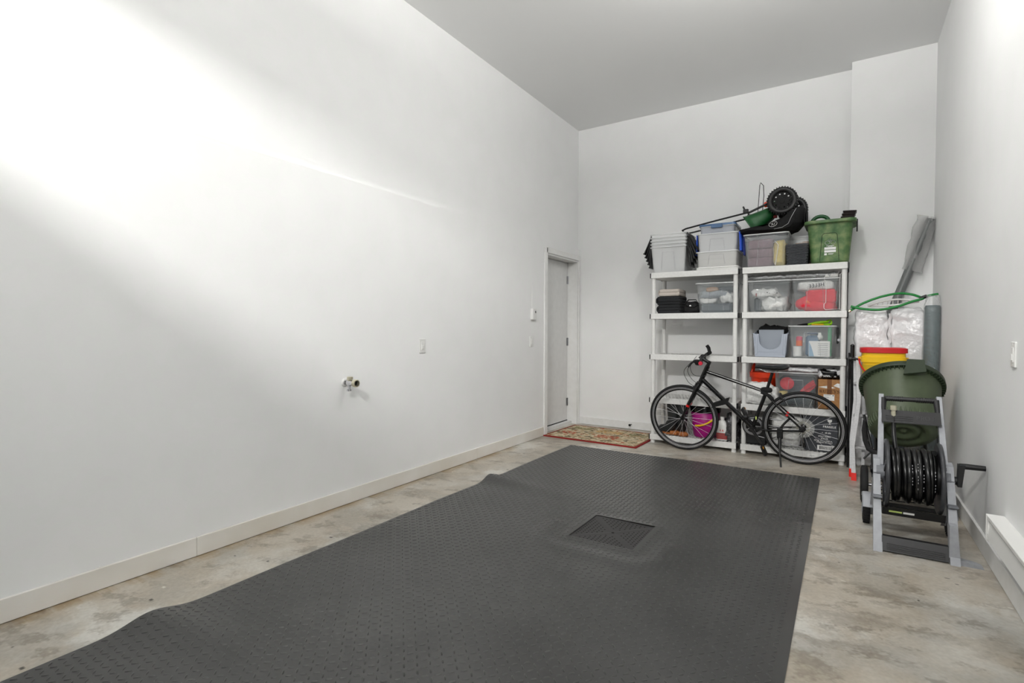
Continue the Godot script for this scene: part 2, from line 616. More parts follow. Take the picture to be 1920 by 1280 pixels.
func wall_fittings():
	wall_plate(Vector3(XL, 1.079, -3.162), 1, "white rocker switch alone on the wide white wall beyond the pipe valve")
	wall_plate(Vector3(XL, 1.084, -4.911), 1, "white rocker switch under the thermostat beside the door")
	wall_plate(Vector3(XR, 1.103, -3.235), -1, "white rocker switch above the baseboard heater")
	# thermostat with its thin cable up the wall
	var t := thing("thermostat", "small white box thermostat with a dark display beside the door", "thermostat", Vector3(XL, 1.383, -4.932))
	var g := G.new()
	g.rbox(Vector3(0.017, 0, 0), Vector3(0.034, 0.118, 0.078), 0.003)
	part(g, "case", M.white_plastic, t)
	g = G.new()
	g.span(Vector3(0.034, 0.012, -0.022), Vector3(0.0355, 0.038, -0.006))
	part(g, "display", M.black_gloss, t, "dark display window")
	g = G.new()
	g.cyl(Vector3(0.0, 0.058, 0.01), Vector3(0.0, 0.35, 0.01), 0.002, -1, 6)
	part(g, "cable", M.white, t)
	# pipe valve: flange, chrome body, cap on top, drain spigot below, open threaded mouth
	t = thing("pipe_valve", "small chrome pipe valve sticking out of the white wall", "valve", Vector3(XL, 0.845, -2.385))
	g = G.new()
	g.lathe(Vector3.ZERO, Vector3(1, 0, 0), [[0.029, 0], [0.029, 0.003], [0.023, 0.007], [0.015, 0.008]], 24)
	part(g, "flange", M.white_plastic, t, "white wall flange")
	g = G.new()
	g.lathe(Vector3.ZERO, Vector3(1, 0, 0), [[0.014, 0.004], [0.014, 0.03], [0.02, 0.033], [0.022, 0.045], [0.02, 0.07], [0.015, 0.076], [0.015, 0.1]], 20)
	part(g, "body", M.chrome, t)
	g = G.new()
	g.lathe(Vector3(0.055, 0.0, 0), Vector3(0, 1, 0), [[0.013, 0.0], [0.013, 0.02], [0.021, 0.022], [0.021, 0.04], [0.018, 0.043], [0, 0.043]], 12, true)
	part(g, "bonnet", M.brass, t)
	g = G.new()
	g.cyl(Vector3(0.05, -0.012, 0), Vector3(0.05, -0.048, 0.004), 0.009, -1, 12)
	g.cyl(Vector3(0.05, -0.042, 0.004), Vector3(0.05, -0.056, 0.004), 0.016, -1, 12)
	part(g, "drain_spigot", M.chrome, t)
	g = G.new()
	g.lathe(Vector3(0.095, 0, 0), Vector3(1, 0, 0), [[0.016, 0.0], [0.026, 0.004], [0.024, 0.009], [0.027, 0.012], [0.024, 0.018], [0.027, 0.022], [0.025, 0.03], [0.019, 0.03], [0.018, 0.004], [0, 0.004]], 20, true)
	part(g, "threaded_mouth", M.brass, t, "pale brass threaded mouth")
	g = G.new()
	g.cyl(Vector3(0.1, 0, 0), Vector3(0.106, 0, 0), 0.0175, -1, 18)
	part(g, "bore_disc", M.hole_black, t, "flat black painted bore")  # black disc painting the dark inside the mouth
	# door stop on the back baseboard
	t = thing("door_stop", "small black door stop on the back baseboard above the rug", "door stop", Vector3(-2.19, 0.06, ZB + 0.016))
	g = G.new()
	g.cyl(Vector3.ZERO, Vector3(0, 0, 0.055), 0.005, -1, 8)
	part(g, "rod", M.black, t)
	g = G.new()
	g.lathe(Vector3(0, 0, 0.05), Vector3(0, 0, 1), [[0.006, 0], [0.013, 0.004], [0.014, 0.016], [0.01, 0.022], [0, 0.023]], 14)
	part(g, "tip", M.black_matte, t)
	# electric baseboard heater on the right wall
	t = thing("baseboard_heater", "long white electric baseboard heater on the wall", "heater", Vector3(XR, 0.2, 0))
	var z0 := -3.343
	var z1 := -1.5
	g = G.new()
	g.span(Vector3(-0.006, -0.005, z0), Vector3(0, 0.126, z1))
	part(g, "back_plate", M.white, t)
	g = G.new()
	var zc := (z0 + z1) / 2
	g.rbox(Vector3(-0.033, 0.123, zc), Vector3(0.066, 0.005, z1 - z0 - 0.004), 0.002)
	g.rbox(Vector3(-0.0645, 0.116, zc), Vector3(0.003, 0.016, z1 - z0 - 0.004), 0.001)
	part(g, "top_cover", M.white, t)
	g = G.new()
	g.hexa([Vector3(-0.066, 0.015, z1 - 0.07), Vector3(-0.062, 0.015, z1 - 0.07), Vector3(-0.052, 0.092, z1 - 0.07), Vector3(-0.056, 0.092, z1 - 0.07), Vector3(-0.066, 0.015, z0 + 0.02), Vector3(-0.062, 0.015, z0 + 0.02), Vector3(-0.052, 0.092, z0 + 0.02), Vector3(-0.056, 0.092, z0 + 0.02)])
	part(g, "front_panel", M.white, t)
	g = G.new()
	for i in 90:
		g.span(Vector3(-0.046, 0.03, z0 + 0.14 + i * 0.019), Vector3(-0.012, 0.085, z0 + 0.1415 + i * 0.019))
	part(g, "fins", M.steel, t).set_meta("kind", "stuff")
	g = G.new()
	g.span(Vector3(-0.05, 0.0, z0 + 0.13), Vector3(-0.01, 0.006, z1 - 0.13))
	part(g, "element_tray", M.black_matte, t)
	for e in [z0, z1]:
		g = G.new()
		g.rbox(Vector3(-0.033, 0.062, e), Vector3(0.068, 0.128, 0.012), 0.002)
		var s := 1.0 if e == z0 else -1.0
		g.rbox(Vector3(-0.061, 0.08, e + s * 0.012), Vector3(0.008, 0.09, 0.024), 0.001)
		part(g, "end_cap", M.white, t)

# ---------------------------------------------------------------- ribbed mat and floor drain
const MX0 := -2.4112
const MX1 := -0.16
const MZ0 := -4.9027
const MZ1 := 0.5
const HX0 := -1.345
const HX1 := -0.96
const HZ0 := -3.117
const HZ1 := -2.712

func mat_height(x: float, z: float) -> float:
	var h := 0.0035
	# loose folds: from the left edge, across to the right edge, and round the cut-out
	var f1 := z + 3.42 - 0.06 * (x - MX0)
	h += 0.034 * exp(-pow(f1 / 0.085, 2)) * exp(-pow((x - MX0) / 0.28, 2))
	h += 0.008 * exp(-pow(f1 / 0.1, 2)) * exp(-pow((x - MX0) / 0.9, 2))
	var f2 := z + 0.98 + 0.1 * (x - MX0)
	h += 0.036 * exp(-pow(f2 / 0.11, 2)) * exp(-pow((x - MX0) / 0.4, 2))
	h += 0.012 * exp(-pow((z + 0.72) / 0.14, 2)) * exp(-pow((x - MX0 - 0.6) / 0.5, 2))
	var f3 := z + 3.69 - 0.12 * (MX1 - x)
	h += 0.014 * exp(-pow(f3 / 0.1, 2)) * exp(-pow((x - MX1) / 0.5, 2))
	var dx := maxf(maxf(HX0 - x, x - HX1), 0.0)
	var dz := maxf(maxf(HZ0 - z, z - HZ1), 0.0)
	var d := sqrt(dx * dx + dz * dz)
	h += 0.008 * exp(-pow(d / 0.05, 2)) + 0.007 * exp(-pow((d - 0.16) / 0.06, 2)) * (1.0 if z > -2.9 else 0.2)
	h += 0.0018 * (sin(x * 5.1 + z * 2.3) + sin(x * 2.2 - z * 4.7) + 2.0)
	return h

func floor_mat():
	var t := thing("floor_mat", "large dark grey rubber mat with a tread pattern on the floor", "mat", Vector3(0, 0, 0))
	# the sheet: a grid with the square cut-out, given thickness at its edges
	var xs := []
	var zs := []
	var nx := 90
	var nz := 210
	for i in nx + 1: xs.append(MX0 + (MX1 - MX0) * i / nx)
	for j in nz + 1: zs.append(MZ0 + (MZ1 - MZ0) * j / nz)
	for v in [HX0, HX1]: xs.append(v)
	for v in [HZ0, HZ1]: zs.append(v)
	xs.sort(); zs.sort()
	var g := G.new()
	g.smooth(1)
	var hole := func(i, j): return xs[i] >= HX0 - 1e-5 and xs[i + 1] <= HX1 + 1e-5 and zs[j] >= HZ0 - 1e-5 and zs[j + 1] <= HZ1 + 1e-5
	var pt := func(i, j, k): return Vector3(xs[i], mat_height(xs[i], zs[j]) - k * 0.003, zs[j])
	for i in xs.size() - 1:
		for j in zs.size() - 1:
			if hole.call(i, j): continue
			g.quad(pt.call(i, j, 0), pt.call(i + 1, j, 0), pt.call(i + 1, j + 1, 0), pt.call(i, j + 1, 0))
	g.flat()
	for i in xs.size() - 1:
		for j in [0, zs.size() - 1]:
			g.quad(pt.call(i, j, 0), pt.call(i, j, 1), pt.call(i + 1, j, 1), pt.call(i + 1, j, 0))
	for j in zs.size() - 1:
		for i in [0, xs.size() - 1]:
			g.quad(pt.call(i, j, 0), pt.call(i, j, 1), pt.call(i, j + 1, 1), pt.call(i, j + 1, 0))
	part(g, "sheet", M.mat, t)
	# raised tread: one lens-shaped lug per cell, turned left and right in turn
	var lug := G.new()
	lug.smooth(1)
	var n := 10
	for k in n:
		var a := TAU * k / n
		var b := TAU * (k + 1) / n
		var p := Vector3(cos(a) * 0.0135, -0.0005, sin(a) * 0.0042)
		var q := Vector3(cos(b) * 0.0135, -0.0005, sin(b) * 0.0042)
		var p2 := Vector3(p.x * 0.75, 0.003, p.z * 0.45)
		var q2 := Vector3(q.x * 0.75, 0.003, q.z * 0.45)
		lug.quad(p, p2, q2, q)
		lug.tri(p2, Vector3(0, 0.0033, 0), q2)
	var where := []
	var pitch := 0.0325
	var cols := int((MX1 - MX0 - 0.02) / pitch)
	var rows := int((MZ1 - MZ0 - 0.02) / pitch)
	for i in cols:
		for j in rows:
			var x := MX0 + 0.026 + i * pitch
			var z := MZ0 + 0.026 + j * pitch
			if x > HX0 - 0.012 and x < HX1 + 0.012 and z > HZ0 - 0.012 and z < HZ1 + 0.012: continue
			if z > 0.1: continue
			var e := 0.006
			var sx := (mat_height(x + e, z) - mat_height(x - e, z)) / (2 * e)
			var sz := (mat_height(x, z + e) - mat_height(x, z - e)) / (2 * e)
			var up := Vector3(-sx, 1, -sz).normalized()
			var turn := PI / 4 if (i + j) % 2 == 0 else -PI / 4
			var fx := Vector3(cos(turn), 0, sin(turn))
			fx = (fx - up * fx.dot(up)).normalized()
			where.append(Transform3D(Basis(fx, up, fx.cross(up)), Vector3(x, mat_height(x, z), z)))
	var mm := MultiMesh.new()
	mm.transform_format = MultiMesh.TRANSFORM_3D
	mm.mesh = lug.mesh()
	mm.instance_count = where.size()
	for i in where.size(): mm.set_instance_transform(i, where[i])
	var mi := MultiMeshInstance3D.new()
	mi.name = "tread"
	mi.multimesh = mm
	mi.material_override = M.mat
	mi.set_meta("kind", "stuff")
	t.add_child(mi)
	# drain: a square funnel of four panels sinking to the middle, holes painted black
	var cx := (HX0 + HX1) / 2
	var cz := (HZ0 + HZ1) / 2
	var w := (HX1 - HX0) / 2 + 0.012
	var dr := thing("floor_drain", "square grey drain cover with black painted holes on sloping panels in the mat cut-out", "drain", Vector3(cx, 0, cz))
	for k in 4:
		var a := PI / 2 * k
		var rot := Basis(Vector3.UP, a)
		g = G.new()
		g.xf = Transform3D(rot, Vector3.ZERO)
		var mid := Vector3(0, 0.001, 0)
		var c0 := Vector3(-w, 0.009, w); var c1 := Vector3(w, 0.009, w)
		# flat ridges along the diagonals, panel a little lower between them
		var i0 := Vector3(-w + 0.03, 0.0075, w - 0.006); var i1 := Vector3(w - 0.03, 0.0075, w - 0.006)
		var im := Vector3(0, 0.0005, 0.03)
		g.tri(i0, im, i1)
		g.quad(c0, i0, i1, c1); g.quad(c0, mid, im, i0); g.quad(c1, i1, im, mid)
		var pn := part(g, "panel", M.drain, dr)
		g = G.new()
		g.xf = Transform3D(rot, Vector3.ZERO)
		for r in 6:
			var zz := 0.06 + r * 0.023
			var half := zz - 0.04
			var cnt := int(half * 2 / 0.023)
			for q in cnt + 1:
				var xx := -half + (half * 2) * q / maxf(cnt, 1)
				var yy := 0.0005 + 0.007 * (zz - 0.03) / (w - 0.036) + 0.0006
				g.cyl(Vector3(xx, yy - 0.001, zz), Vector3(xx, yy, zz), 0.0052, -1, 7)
		part(g, "hole_discs", M.hole_black, pn).set_meta("kind", "stuff")  # black discs laid on the panel, painting the dark of its holes
	g = G.new()
	g.cyl(Vector3(0, 0.0005, 0), Vector3(0, 0.0022, 0), 0.009, -1, 12)
	part(g, "screw", M.hole_black, dr)

# ---------------------------------------------------------------- shelf units
const DECKS := [0.035, 0.432, 0.895, 1.33, 1.765]
const SW := 0.8665
const SD := 0.45

func shelf_unit(at: Vector3, label: String) -> Node3D:
	var t := thing("shelf_unit", label, "shelf", at, "plastic shelf units against the back wall")
	# lattice of crossing slats that fills each deck
	var lat := G.new()
	var w := SW - 0.02
	var d := SD - 0.02
	for s in [-1, 1]:
		var c := -w - d
		while c < w + d:
			# line x = c + s*z clipped to the deck
			var p := PackedVector2Array()
			for k in 121:
				var z := -d / 2 + d * k / 120.0
				var x: float = c + s * z * 0.32
				if absf(x) < w / 2: p.append(Vector2(x, z))
			if p.size() > 3:
				var a := p[0]; var b := p[p.size() - 1]
				var dir := (b - a).normalized() * 0.005
				var nn := Vector2(-dir.y, dir.x)
				var q := [a + nn, b + nn, b - nn, a - nn]
				var pts := []
				for y in [0.0558 if s < 0 else 0.056, 0.0574 if s < 0 else 0.0576]:
					for v in q: pts.append(Vector3(v.x, y, v.y))
				lat.hexa([pts[0], pts[1], pts[5], pts[4], pts[3], pts[2], pts[6], pts[7]])
			c += 0.036
	var lat_mesh := lat.mesh()
	var rim := G.new()
	rim.rbox(Vector3(0, 0.03, SD / 2 - 0.006), Vector3(SW, 0.06, 0.012), 0.003)
	rim.rbox(Vector3(0, 0.03, -SD / 2 + 0.006), Vector3(SW, 0.06, 0.012), 0.003)
	for s in [-1, 1]:
		rim.rbox(Vector3(s * (SW / 2 - 0.007), 0.03, 0), Vector3(0.012, 0.056, SD - 0.024), 0.003)
		rim.rbox(Vector3(s * (SW / 2 - 0.034), 0.054, 0), Vector3(0.044, 0.01, SD - 0.03), 0.002)
	for z in [-0.07, 0.07]:
		rim.span(Vector3(-SW / 2 + 0.02, 0.012, z - 0.004), Vector3(SW / 2 - 0.02, 0.05, z + 0.004))
	rim.span(Vector3(-SW / 2 + 0.01, 0.006, -SD / 2 + 0.01), Vector3(SW / 2 - 0.01, 0.01, SD / 2 - 0.01))
	var rim_mesh := rim.mesh()
	var plug := G.new()
	plug.rbox(Vector3.ZERO, Vector3(0.018, 0.052, 0.052), 0.003)
	var plug_mesh := plug.mesh()
	for y in DECKS:
		var dk := part(rim_mesh, "deck", M.shelf, t)
		dk.position = Vector3(SW / 2, y, -SD / 2)
		var l := part(lat_mesh, "lattice", M.shelf, dk)
		l.set_meta("kind", "stuff")
		for sx in [-1, 1]:
			for sz in [-1, 1]:
				var pl := part(plug_mesh, "corner_plug", M.black, dk, "black corner plug")
				pl.position = Vector3(sx * (SW / 2 + 0.004), 0.029, sz * (SD / 2 - 0.032))
	# tubular posts between the decks, and short feet
	for i in 5:
		var y0: float = 0.0 if i == 0 else DECKS[i - 1] + 0.058
		var y1: float = DECKS[i] + 0.004
		var g := G.new()
		g.cyl(Vector3(0, 0, 0), Vector3(0, y1 - y0, 0), 0.0215 if i else 0.024, 0.0215, 20)
		var pm := g.mesh()
		for sx in [0.024, SW - 0.024]:
			for sz in [-0.032, -SD + 0.032]:
				var p := part(pm, "post" if i else "foot", M.shelf, t)
				p.position = Vector3(sx, y0, sz)
	return t

# ---------------------------------------------------------------- open bins
# secs of an open box with walls: outside up, rim, inside down
func bin_shell(w0: float, d0: float, w1: float, d1: float, h: float, r: float, wall := 0.003, lip := 0.012) -> G:
	var g := G.new()
	g.loft(Vector3.ZERO, [[w0, d0, r, 0.0], [w0 + (w1 - w0) * 0.5, d0 + (d1 - d0) * 0.5, r * 1.1, h * 0.5], [w1, d1, r * 1.2, h - lip], [w1 + lip, d1 + lip, r * 1.3, h - lip], [w1 + lip * 1.2, d1 + lip * 1.2, r * 1.3, h - 0.002], [w1 + lip * 0.6, d1 + lip * 0.6, r * 1.2, h], [w1 - wall * 2, d1 - wall * 2, r * 1.2, h], [w0 - wall * 2, d0 - wall * 2, r, wall]], true, true)
	return g

func tote(called: String, label: String, cat: String, at: Vector3, w0: float, w1: float, d0: float, d1: float, h: float, m: Material, group := "") -> Node3D:
	var t := thing(called, label, cat, at, group)
	part(bin_shell(w0, d0, w1, d1, h, 0.025), "bin_body", m, t)
	# stiff rim and the pressed label panel on the front
	var g := G.new()
	g.loft(Vector3(0, h - 0.004, 0), [[w1 + 0.012, d1 + 0.012, 0.03, -0.006], [w1 + 0.018, d1 + 0.018, 0.03, -0.005], [w1 + 0.018, d1 + 0.018, 0.03, 0.004], [w1 + 0.008, d1 + 0.008, 0.03, 0.005]], false, false)
	part(g, "rim", M.rim_clear, t)
	g = G.new()
	var pw := w0 * 0.36
	var zf0 := d0 / 2 + 0.003
	var zf1 := d1 / 2 + 0.001
	for s in [-1, 1]:
		g.tube([Vector3(s * pw * 0.62, 0.02, zf0 + (zf1 - zf0) * 0.06), Vector3(s * pw * 0.5, h * 0.78, zf0 + (zf1 - zf0) * 0.78)], 0.0028, 6)
	g.tube([Vector3(-pw * 0.5, h * 0.78, zf0 + (zf1 - zf0) * 0.78), Vector3(pw * 0.5, h * 0.78, zf0 + (zf1 - zf0) * 0.78)], 0.0028, 6)
	part(g, "front_panel_rib", M.rib_clear, t)
	return t

# hinged side handle: a ribbed flap hanging from the rim; side -1 left, +1 right
func flap(t: Node3D, side: int, x: float, y: float, angle: float, m: Material, len := 0.19, deep := 0.2, z := 0.0):
	var g := G.new()
	g.xf = Transform3D(Basis(Vector3(0, 0, 1), side * angle), Vector3(x, y, z))
	g.cyl(Vector3(0, 0, -deep / 2), Vector3(0, 0, deep / 2), 0.007, -1, 10)
	g.hexa([Vector3(-0.005, -len, deep * 0.42), Vector3(0.005, -len, deep * 0.42), Vector3(0.005, 0, deep / 2), Vector3(-0.005, 0, deep / 2), Vector3(-0.005, -len, -deep * 0.42), Vector3(0.005, -len, -deep * 0.42), Vector3(0.005, 0, -deep / 2), Vector3(-0.005, 0, -deep / 2)])
	for k in 5:
		var zz := -deep * 0.36 + deep * 0.18 * k
		g.rbox(Vector3(side * 0.007, -len * 0.52, zz), Vector3(0.008, len * 0.92, 0.009), 0.002)
	g.rbox(Vector3(side * 0.004, -len + 0.006, 0), Vector3(0.02, 0.014, deep * 0.84), 0.003)
	part(g, "side_handle", m, t)

func filler(t: Node3D, called: String, m: Material, c: Vector3, s: Vector3, e := 0.5, amp := 0.03, seed := 1, label := ""):
	var g := G.new()
	g.lump(c, s, e, amp, 14.0, seed, 26, 14)
	return part(g, called, m, t, label)

func top_of_shelves():
	var top := 1.8255
	# five nested clear totes with black side handles
	var places := ["lowest of the five", "second lowest of the five", "middle one of the five", "second highest of the five", "topmost of the five"]
	for i in 5:
		var t := tote("storage_tote", "clear tote with black handles, %s nested together" % places[i], "tote", Vector3(-1.598, top + 0.001 + i * 0.034, -5.745), 0.325, 0.372, 0.36, 0.41, 0.275, M.clear, "nested clear totes with black handles")
		flap(t, -1, -0.2, 0.262, 0.10 + 0.085 * i, M.black_gloss, 0.2, 0.2, 0.04)
		flap(t, 1, 0.2, 0.262, 0.10 + 0.10 * i, M.black_gloss, 0.21, 0.22, 0.09)
	# stack with the blue handles: two white lids, shallow bin, deep bin, grey bin with blue lid
	for i in 2:
		var ld := thing("bin_lid", "thin white plastic bin lid under the frosted bins, %s of two" % ["lower", "upper"][i], "lid", Vector3(-1.104, top + 0.001 + 0.015 * i, -5.735), "white lids under the frosted bins")
		var g := G.new()
		g.loft(Vector3.ZERO, [[0.395, 0.41, 0.03, 0.0], [0.405, 0.42, 0.03, 0.002], [0.405, 0.42, 0.03, 0.012], [0.395, 0.41, 0.03, 0.0135]], true, true)
		part(g, "lid_plate", M.white, ld)
		g = G.new()
		g.loft(Vector3(0, 0.0125, 0), [[0.34, 0.36, 0.03, 0.0], [0.335, 0.355, 0.03, 0.002]], false, true)
		part(g, "lid_panel", M.white, ld)
	var t := tote("storage_bin", "shallow frosted bin on white lids, holding the deeper bin", "bin", Vector3(-1.108, top + 0.031, -5.735), 0.365, 0.385, 0.38, 0.4, 0.155, M.frosted)
	filler(t, "folded_bags", M.bag_white, Vector3(0, 0.045, 0), Vector3(0.33, 0.07, 0.34), 0.4, 0.02, 4)
	t = tote("storage_bin", "deep frosted bin with bright blue side handles", "bin", Vector3(-1.108, top + 0.115, -5.735), 0.35, 0.378, 0.34, 0.375, 0.255, M.clear)
	flap(t, -1, -0.205, 0.25, 0.03, M.blue, 0.2, 0.18, 0.05)
	flap(t, 1, 0.205, 0.25, 0.03, M.blue, 0.18, 0.18, 0.05)
	flap(t, 1, 0.23, 0.22, 0.03, M.blue_dark, 0.19, 0.2, -0.02)
	t = tote("storage_bin", "grey bin with a smoky blue lid on top of the frosted bins", "bin", Vector3(-1.112, top + 0.16, -5.735), 0.31, 0.33, 0.31, 0.33, 0.29, M.clear_grey)
	var g := G.new()
	g.loft(Vector3(0, 0.286, 0), [[0.35, 0.35, 0.03, 0.0], [0.356, 0.356, 0.03, 0.002], [0.35, 0.35, 0.03, 0.022], [0.31, 0.31, 0.03, 0.024], [0.305, 0.305, 0.03, 0.018]], true, true)
	var lid := part(g, "lid", M.blue_smoke, t, "smoky blue lid")
	g = G.new()
	g.rbox(Vector3(0.0, 0.283, 0.18), Vector3(0.11, 0.04, 0.014), 0.005)
	part(g, "latch", M.blue_smoke, lid)
	# clear bin of folded mauve and yellow cloth
	t = tote("storage_bin", "clear bin packed with mauve and yellow cloth under the black bag", "bin", Vector3(-0.662, top + 0.001, -5.745), 0.34, 0.385, 0.37, 0.41, 0.32, M.clear_thin)
	for i in 3:
		g = G.new()
		g.lump(Vector3(-0.05, 0.05 + 0.088 * i, 0.0), Vector3(0.24 - 0.004 * i, 0.1, 0.34), 0.3, 0.012, 10.0, 31 + i, 28, 14)
		part(g, "folded_blanket", M.mauve, t, "mauve folded blanket")
	g = G.new()
	g.lump(Vector3(0.115, 0.13, 0.05), Vector3(0.1, 0.25, 0.26), 0.4, 0.02, 12.0, 35)
	part(g, "folded_cloth", M.yellow_cloth, t, "pale yellow cloth")
	g = G.new()
	g.tube([Vector3(0.085, 0.012, 0.181), Vector3(0.098, 0.1, 0.187), Vector3(0.11, 0.2, 0.193), Vector3(0.085, 0.235, 0.194), Vector3(0.07, 0.225, 0.194)], 0.012, 8, false, true, 0.003)
	part(g, "strap", M.print_white, t, "white strap")
	# taller bin standing behind the basket
	t = tote("storage_bin", "clear bin of brown cloth standing behind the black basket", "bin", Vector3(-0.37, top + 0.001, -5.86), 0.165, 0.18, 0.15, 0.165, 0.3, M.clear_thin)
	filler(t, "folded_cloth", M.tan_cloth, Vector3(0, 0.13, 0), Vector3(0.14, 0.24, 0.12), 0.4, 0.02, 8)
	# woven basket
	t = thing("wicker_basket", "small black woven basket between the clear bin and the green bin", "basket", Vector3(-0.395, top, -5.65))
	g = G.new()
	var strands := 30
	for row in 15:
		var y := 0.007 + row * 0.0125
		var k := y / 0.19
		var ring := G.rrect(0.158 + 0.022 * k, 0.2 + 0.02 * k, 0.012, y, 2)
		var fine := []
		for i in ring.size():
			var a := ring[i]; var b := ring[(i + 1) % ring.size()]
			var n := maxi(1, int((b - a).length() / 0.009))
			for q in n: fine.append(a.lerp(b, float(q) / n))
		for i in fine.size():
			var o: Vector3 = Vector3(fine[i].x, 0, fine[i].z).normalized()
			fine[i] += o * 0.003 * (1.0 if (i / 2 + row) % 2 == 0 else -1.0)
		g.tube(fine, 0.0068, 6, true)
	part(g, "woven_side", M.wicker, t)
	g = G.new()
	g.loft(Vector3.ZERO, [[0.15, 0.19, 0.012, 0.0], [0.15, 0.19, 0.012, 0.006]], true, true)
	part(g, "base", M.wicker, t)
	g = G.new()
	g.loft(Vector3(0, 0.186, 0), [[0.186, 0.226, 0.014, 0.0], [0.19, 0.23, 0.014, 0.008], [0.17, 0.21, 0.012, 0.01], [0.168, 0.208, 0.012, 0.0]], false, false)
	part(g, "rim", M.wicker, t)
	recycling_bin(top)
	black_bag()
	spreader()

func recycling_bin(top: float):
	var at := Vector3(-0.135, top, -5.73)
	var t := thing("recycling_bin", "weathered green recycling bin with a white emblem on its front", "bin", at)
	var g := G.new()
	g.loft(Vector3.ZERO, [[0.27, 0.31, 0.045, 0.0], [0.30, 0.34, 0.05, 0.02], [0.36, 0.385, 0.055, 0.36], [0.405, 0.43, 0.06, 0.362], [0.412, 0.437, 0.06, 0.37], [0.408, 0.433, 0.06, 0.392], [0.385, 0.41, 0.055, 0.394], [0.35, 0.375, 0.05, 0.385], [0.29, 0.33, 0.045, 0.012]], true, true)
	part(g, "bin_body", M.bin_green, t)
	# arch groove drawn as a raised line, its shade painted dark
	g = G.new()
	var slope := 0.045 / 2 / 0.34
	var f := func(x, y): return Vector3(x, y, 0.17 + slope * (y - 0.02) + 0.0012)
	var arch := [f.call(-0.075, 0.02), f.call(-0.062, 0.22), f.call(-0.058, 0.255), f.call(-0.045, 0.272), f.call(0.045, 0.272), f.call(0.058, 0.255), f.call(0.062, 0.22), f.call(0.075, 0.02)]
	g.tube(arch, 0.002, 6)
	part(g, "painted_arch", M.bin_groove_shade, t, "raised arch line painted dark as groove shade")
	# printed emblem: two leaf loops, crown, two address bars, small square and lines
	g = G.new()
	var tilt := Basis(Vector3(1, 0, 0), atan(slope))
	g.xf = Transform3D(tilt, f.call(0.005, 0.185))
	for s in [-1, 1]:
		var loop := []
		for k in 20:
			var a := TAU * k / 20
			loop.append(Vector3(s * 0.022 + cos(a) * 0.018, sin(a) * 0.016, 0.001))
		g.tube(loop, 0.0055, 6, true, true, 0.001)
		g.tube([Vector3(s * 0.004, 0.008, 0.001), Vector3(s * 0.012, 0.026, 0.001), Vector3(s * 0.02, 0.022, 0.001)], 0.005, 6, false, true, 0.001)
	g.tube([Vector3(0, 0.012, 0.001), Vector3(0, 0.034, 0.001)], 0.005, 6, false, true, 0.001)
	g.span(Vector3(-0.03, -0.03, 0), Vector3(0.03, -0.026, 0.001))
	g.span(Vector3(-0.018, -0.036, 0), Vector3(0.018, -0.033, 0.001))
	part(g, "emblem", M.print_white, t, "white printed emblem")
	g = G.new()
	g.xf = Transform3D(tilt, f.call(0.005, 0.12))
	g.span(Vector3(-0.045, 0.004, 0), Vector3(0.045, 0.025, 0.001))
	g.span(Vector3(-0.045, -0.022, 0), Vector3(0.045, -0.001, 0.001))
	g.span(Vector3(-0.045, -0.046, 0), Vector3(-0.025, -0.028, 0.001))
	g.span(Vector3(-0.015, -0.034, 0), Vector3(0.028, -0.031, 0.001))
	g.span(Vector3(-0.015, -0.041, 0), Vector3(0.022, -0.038, 0.001))
	part(g, "address_bars", M.print_white, t, "white printed bars")
	g = G.new()
	g.rbox(Vector3(0.208, 0.335, 0.1), Vector3(0.012, 0.11, 0.05), 0.004)
	part(g, "side_clip", M.black, t, "black side clip")
	# things carried in the bin: a green watering can and a pile of brown trays
	var c := thing("watering_can", "dark green watering can lying in the green bin, its handle showing", "watering can", at + Vector3(-0.1, 0.33, -0.02))
	g = G.new()
	g.lump(Vector3(0, 0.03, 0), Vector3(0.15, 0.13, 0.16), 0.8)
	part(g, "can_body", M.green, c)
	g = G.new()
	var pts := []
	for k in 13:
		var a := PI * k / 12
		pts.append(Vector3(-cos(a) * 0.07 + 0.02, 0.07 + sin(a) * 0.062, 0.04))
	g.tube(pts, 0.017, 10)
	part(g, "handle", M.green, c)
	var names := ["bottom of the pile", "second from the bottom", "second from the top", "top of the pile"]
	for i in 4:
		c = thing("seed_tray", "dark brown plastic tray standing in the green bin, %s" % names[i], "tray", at + Vector3(0.125 + 0.008 * i, 0.37 + 0.026 * i, 0.02), "brown trays in the green bin")
		c.rotation.z = -0.06
		part(bin_shell(0.085, 0.12, 0.1, 0.14, 0.03, 0.008, 0.002, 0.006), "tray_body", M.brown, c)

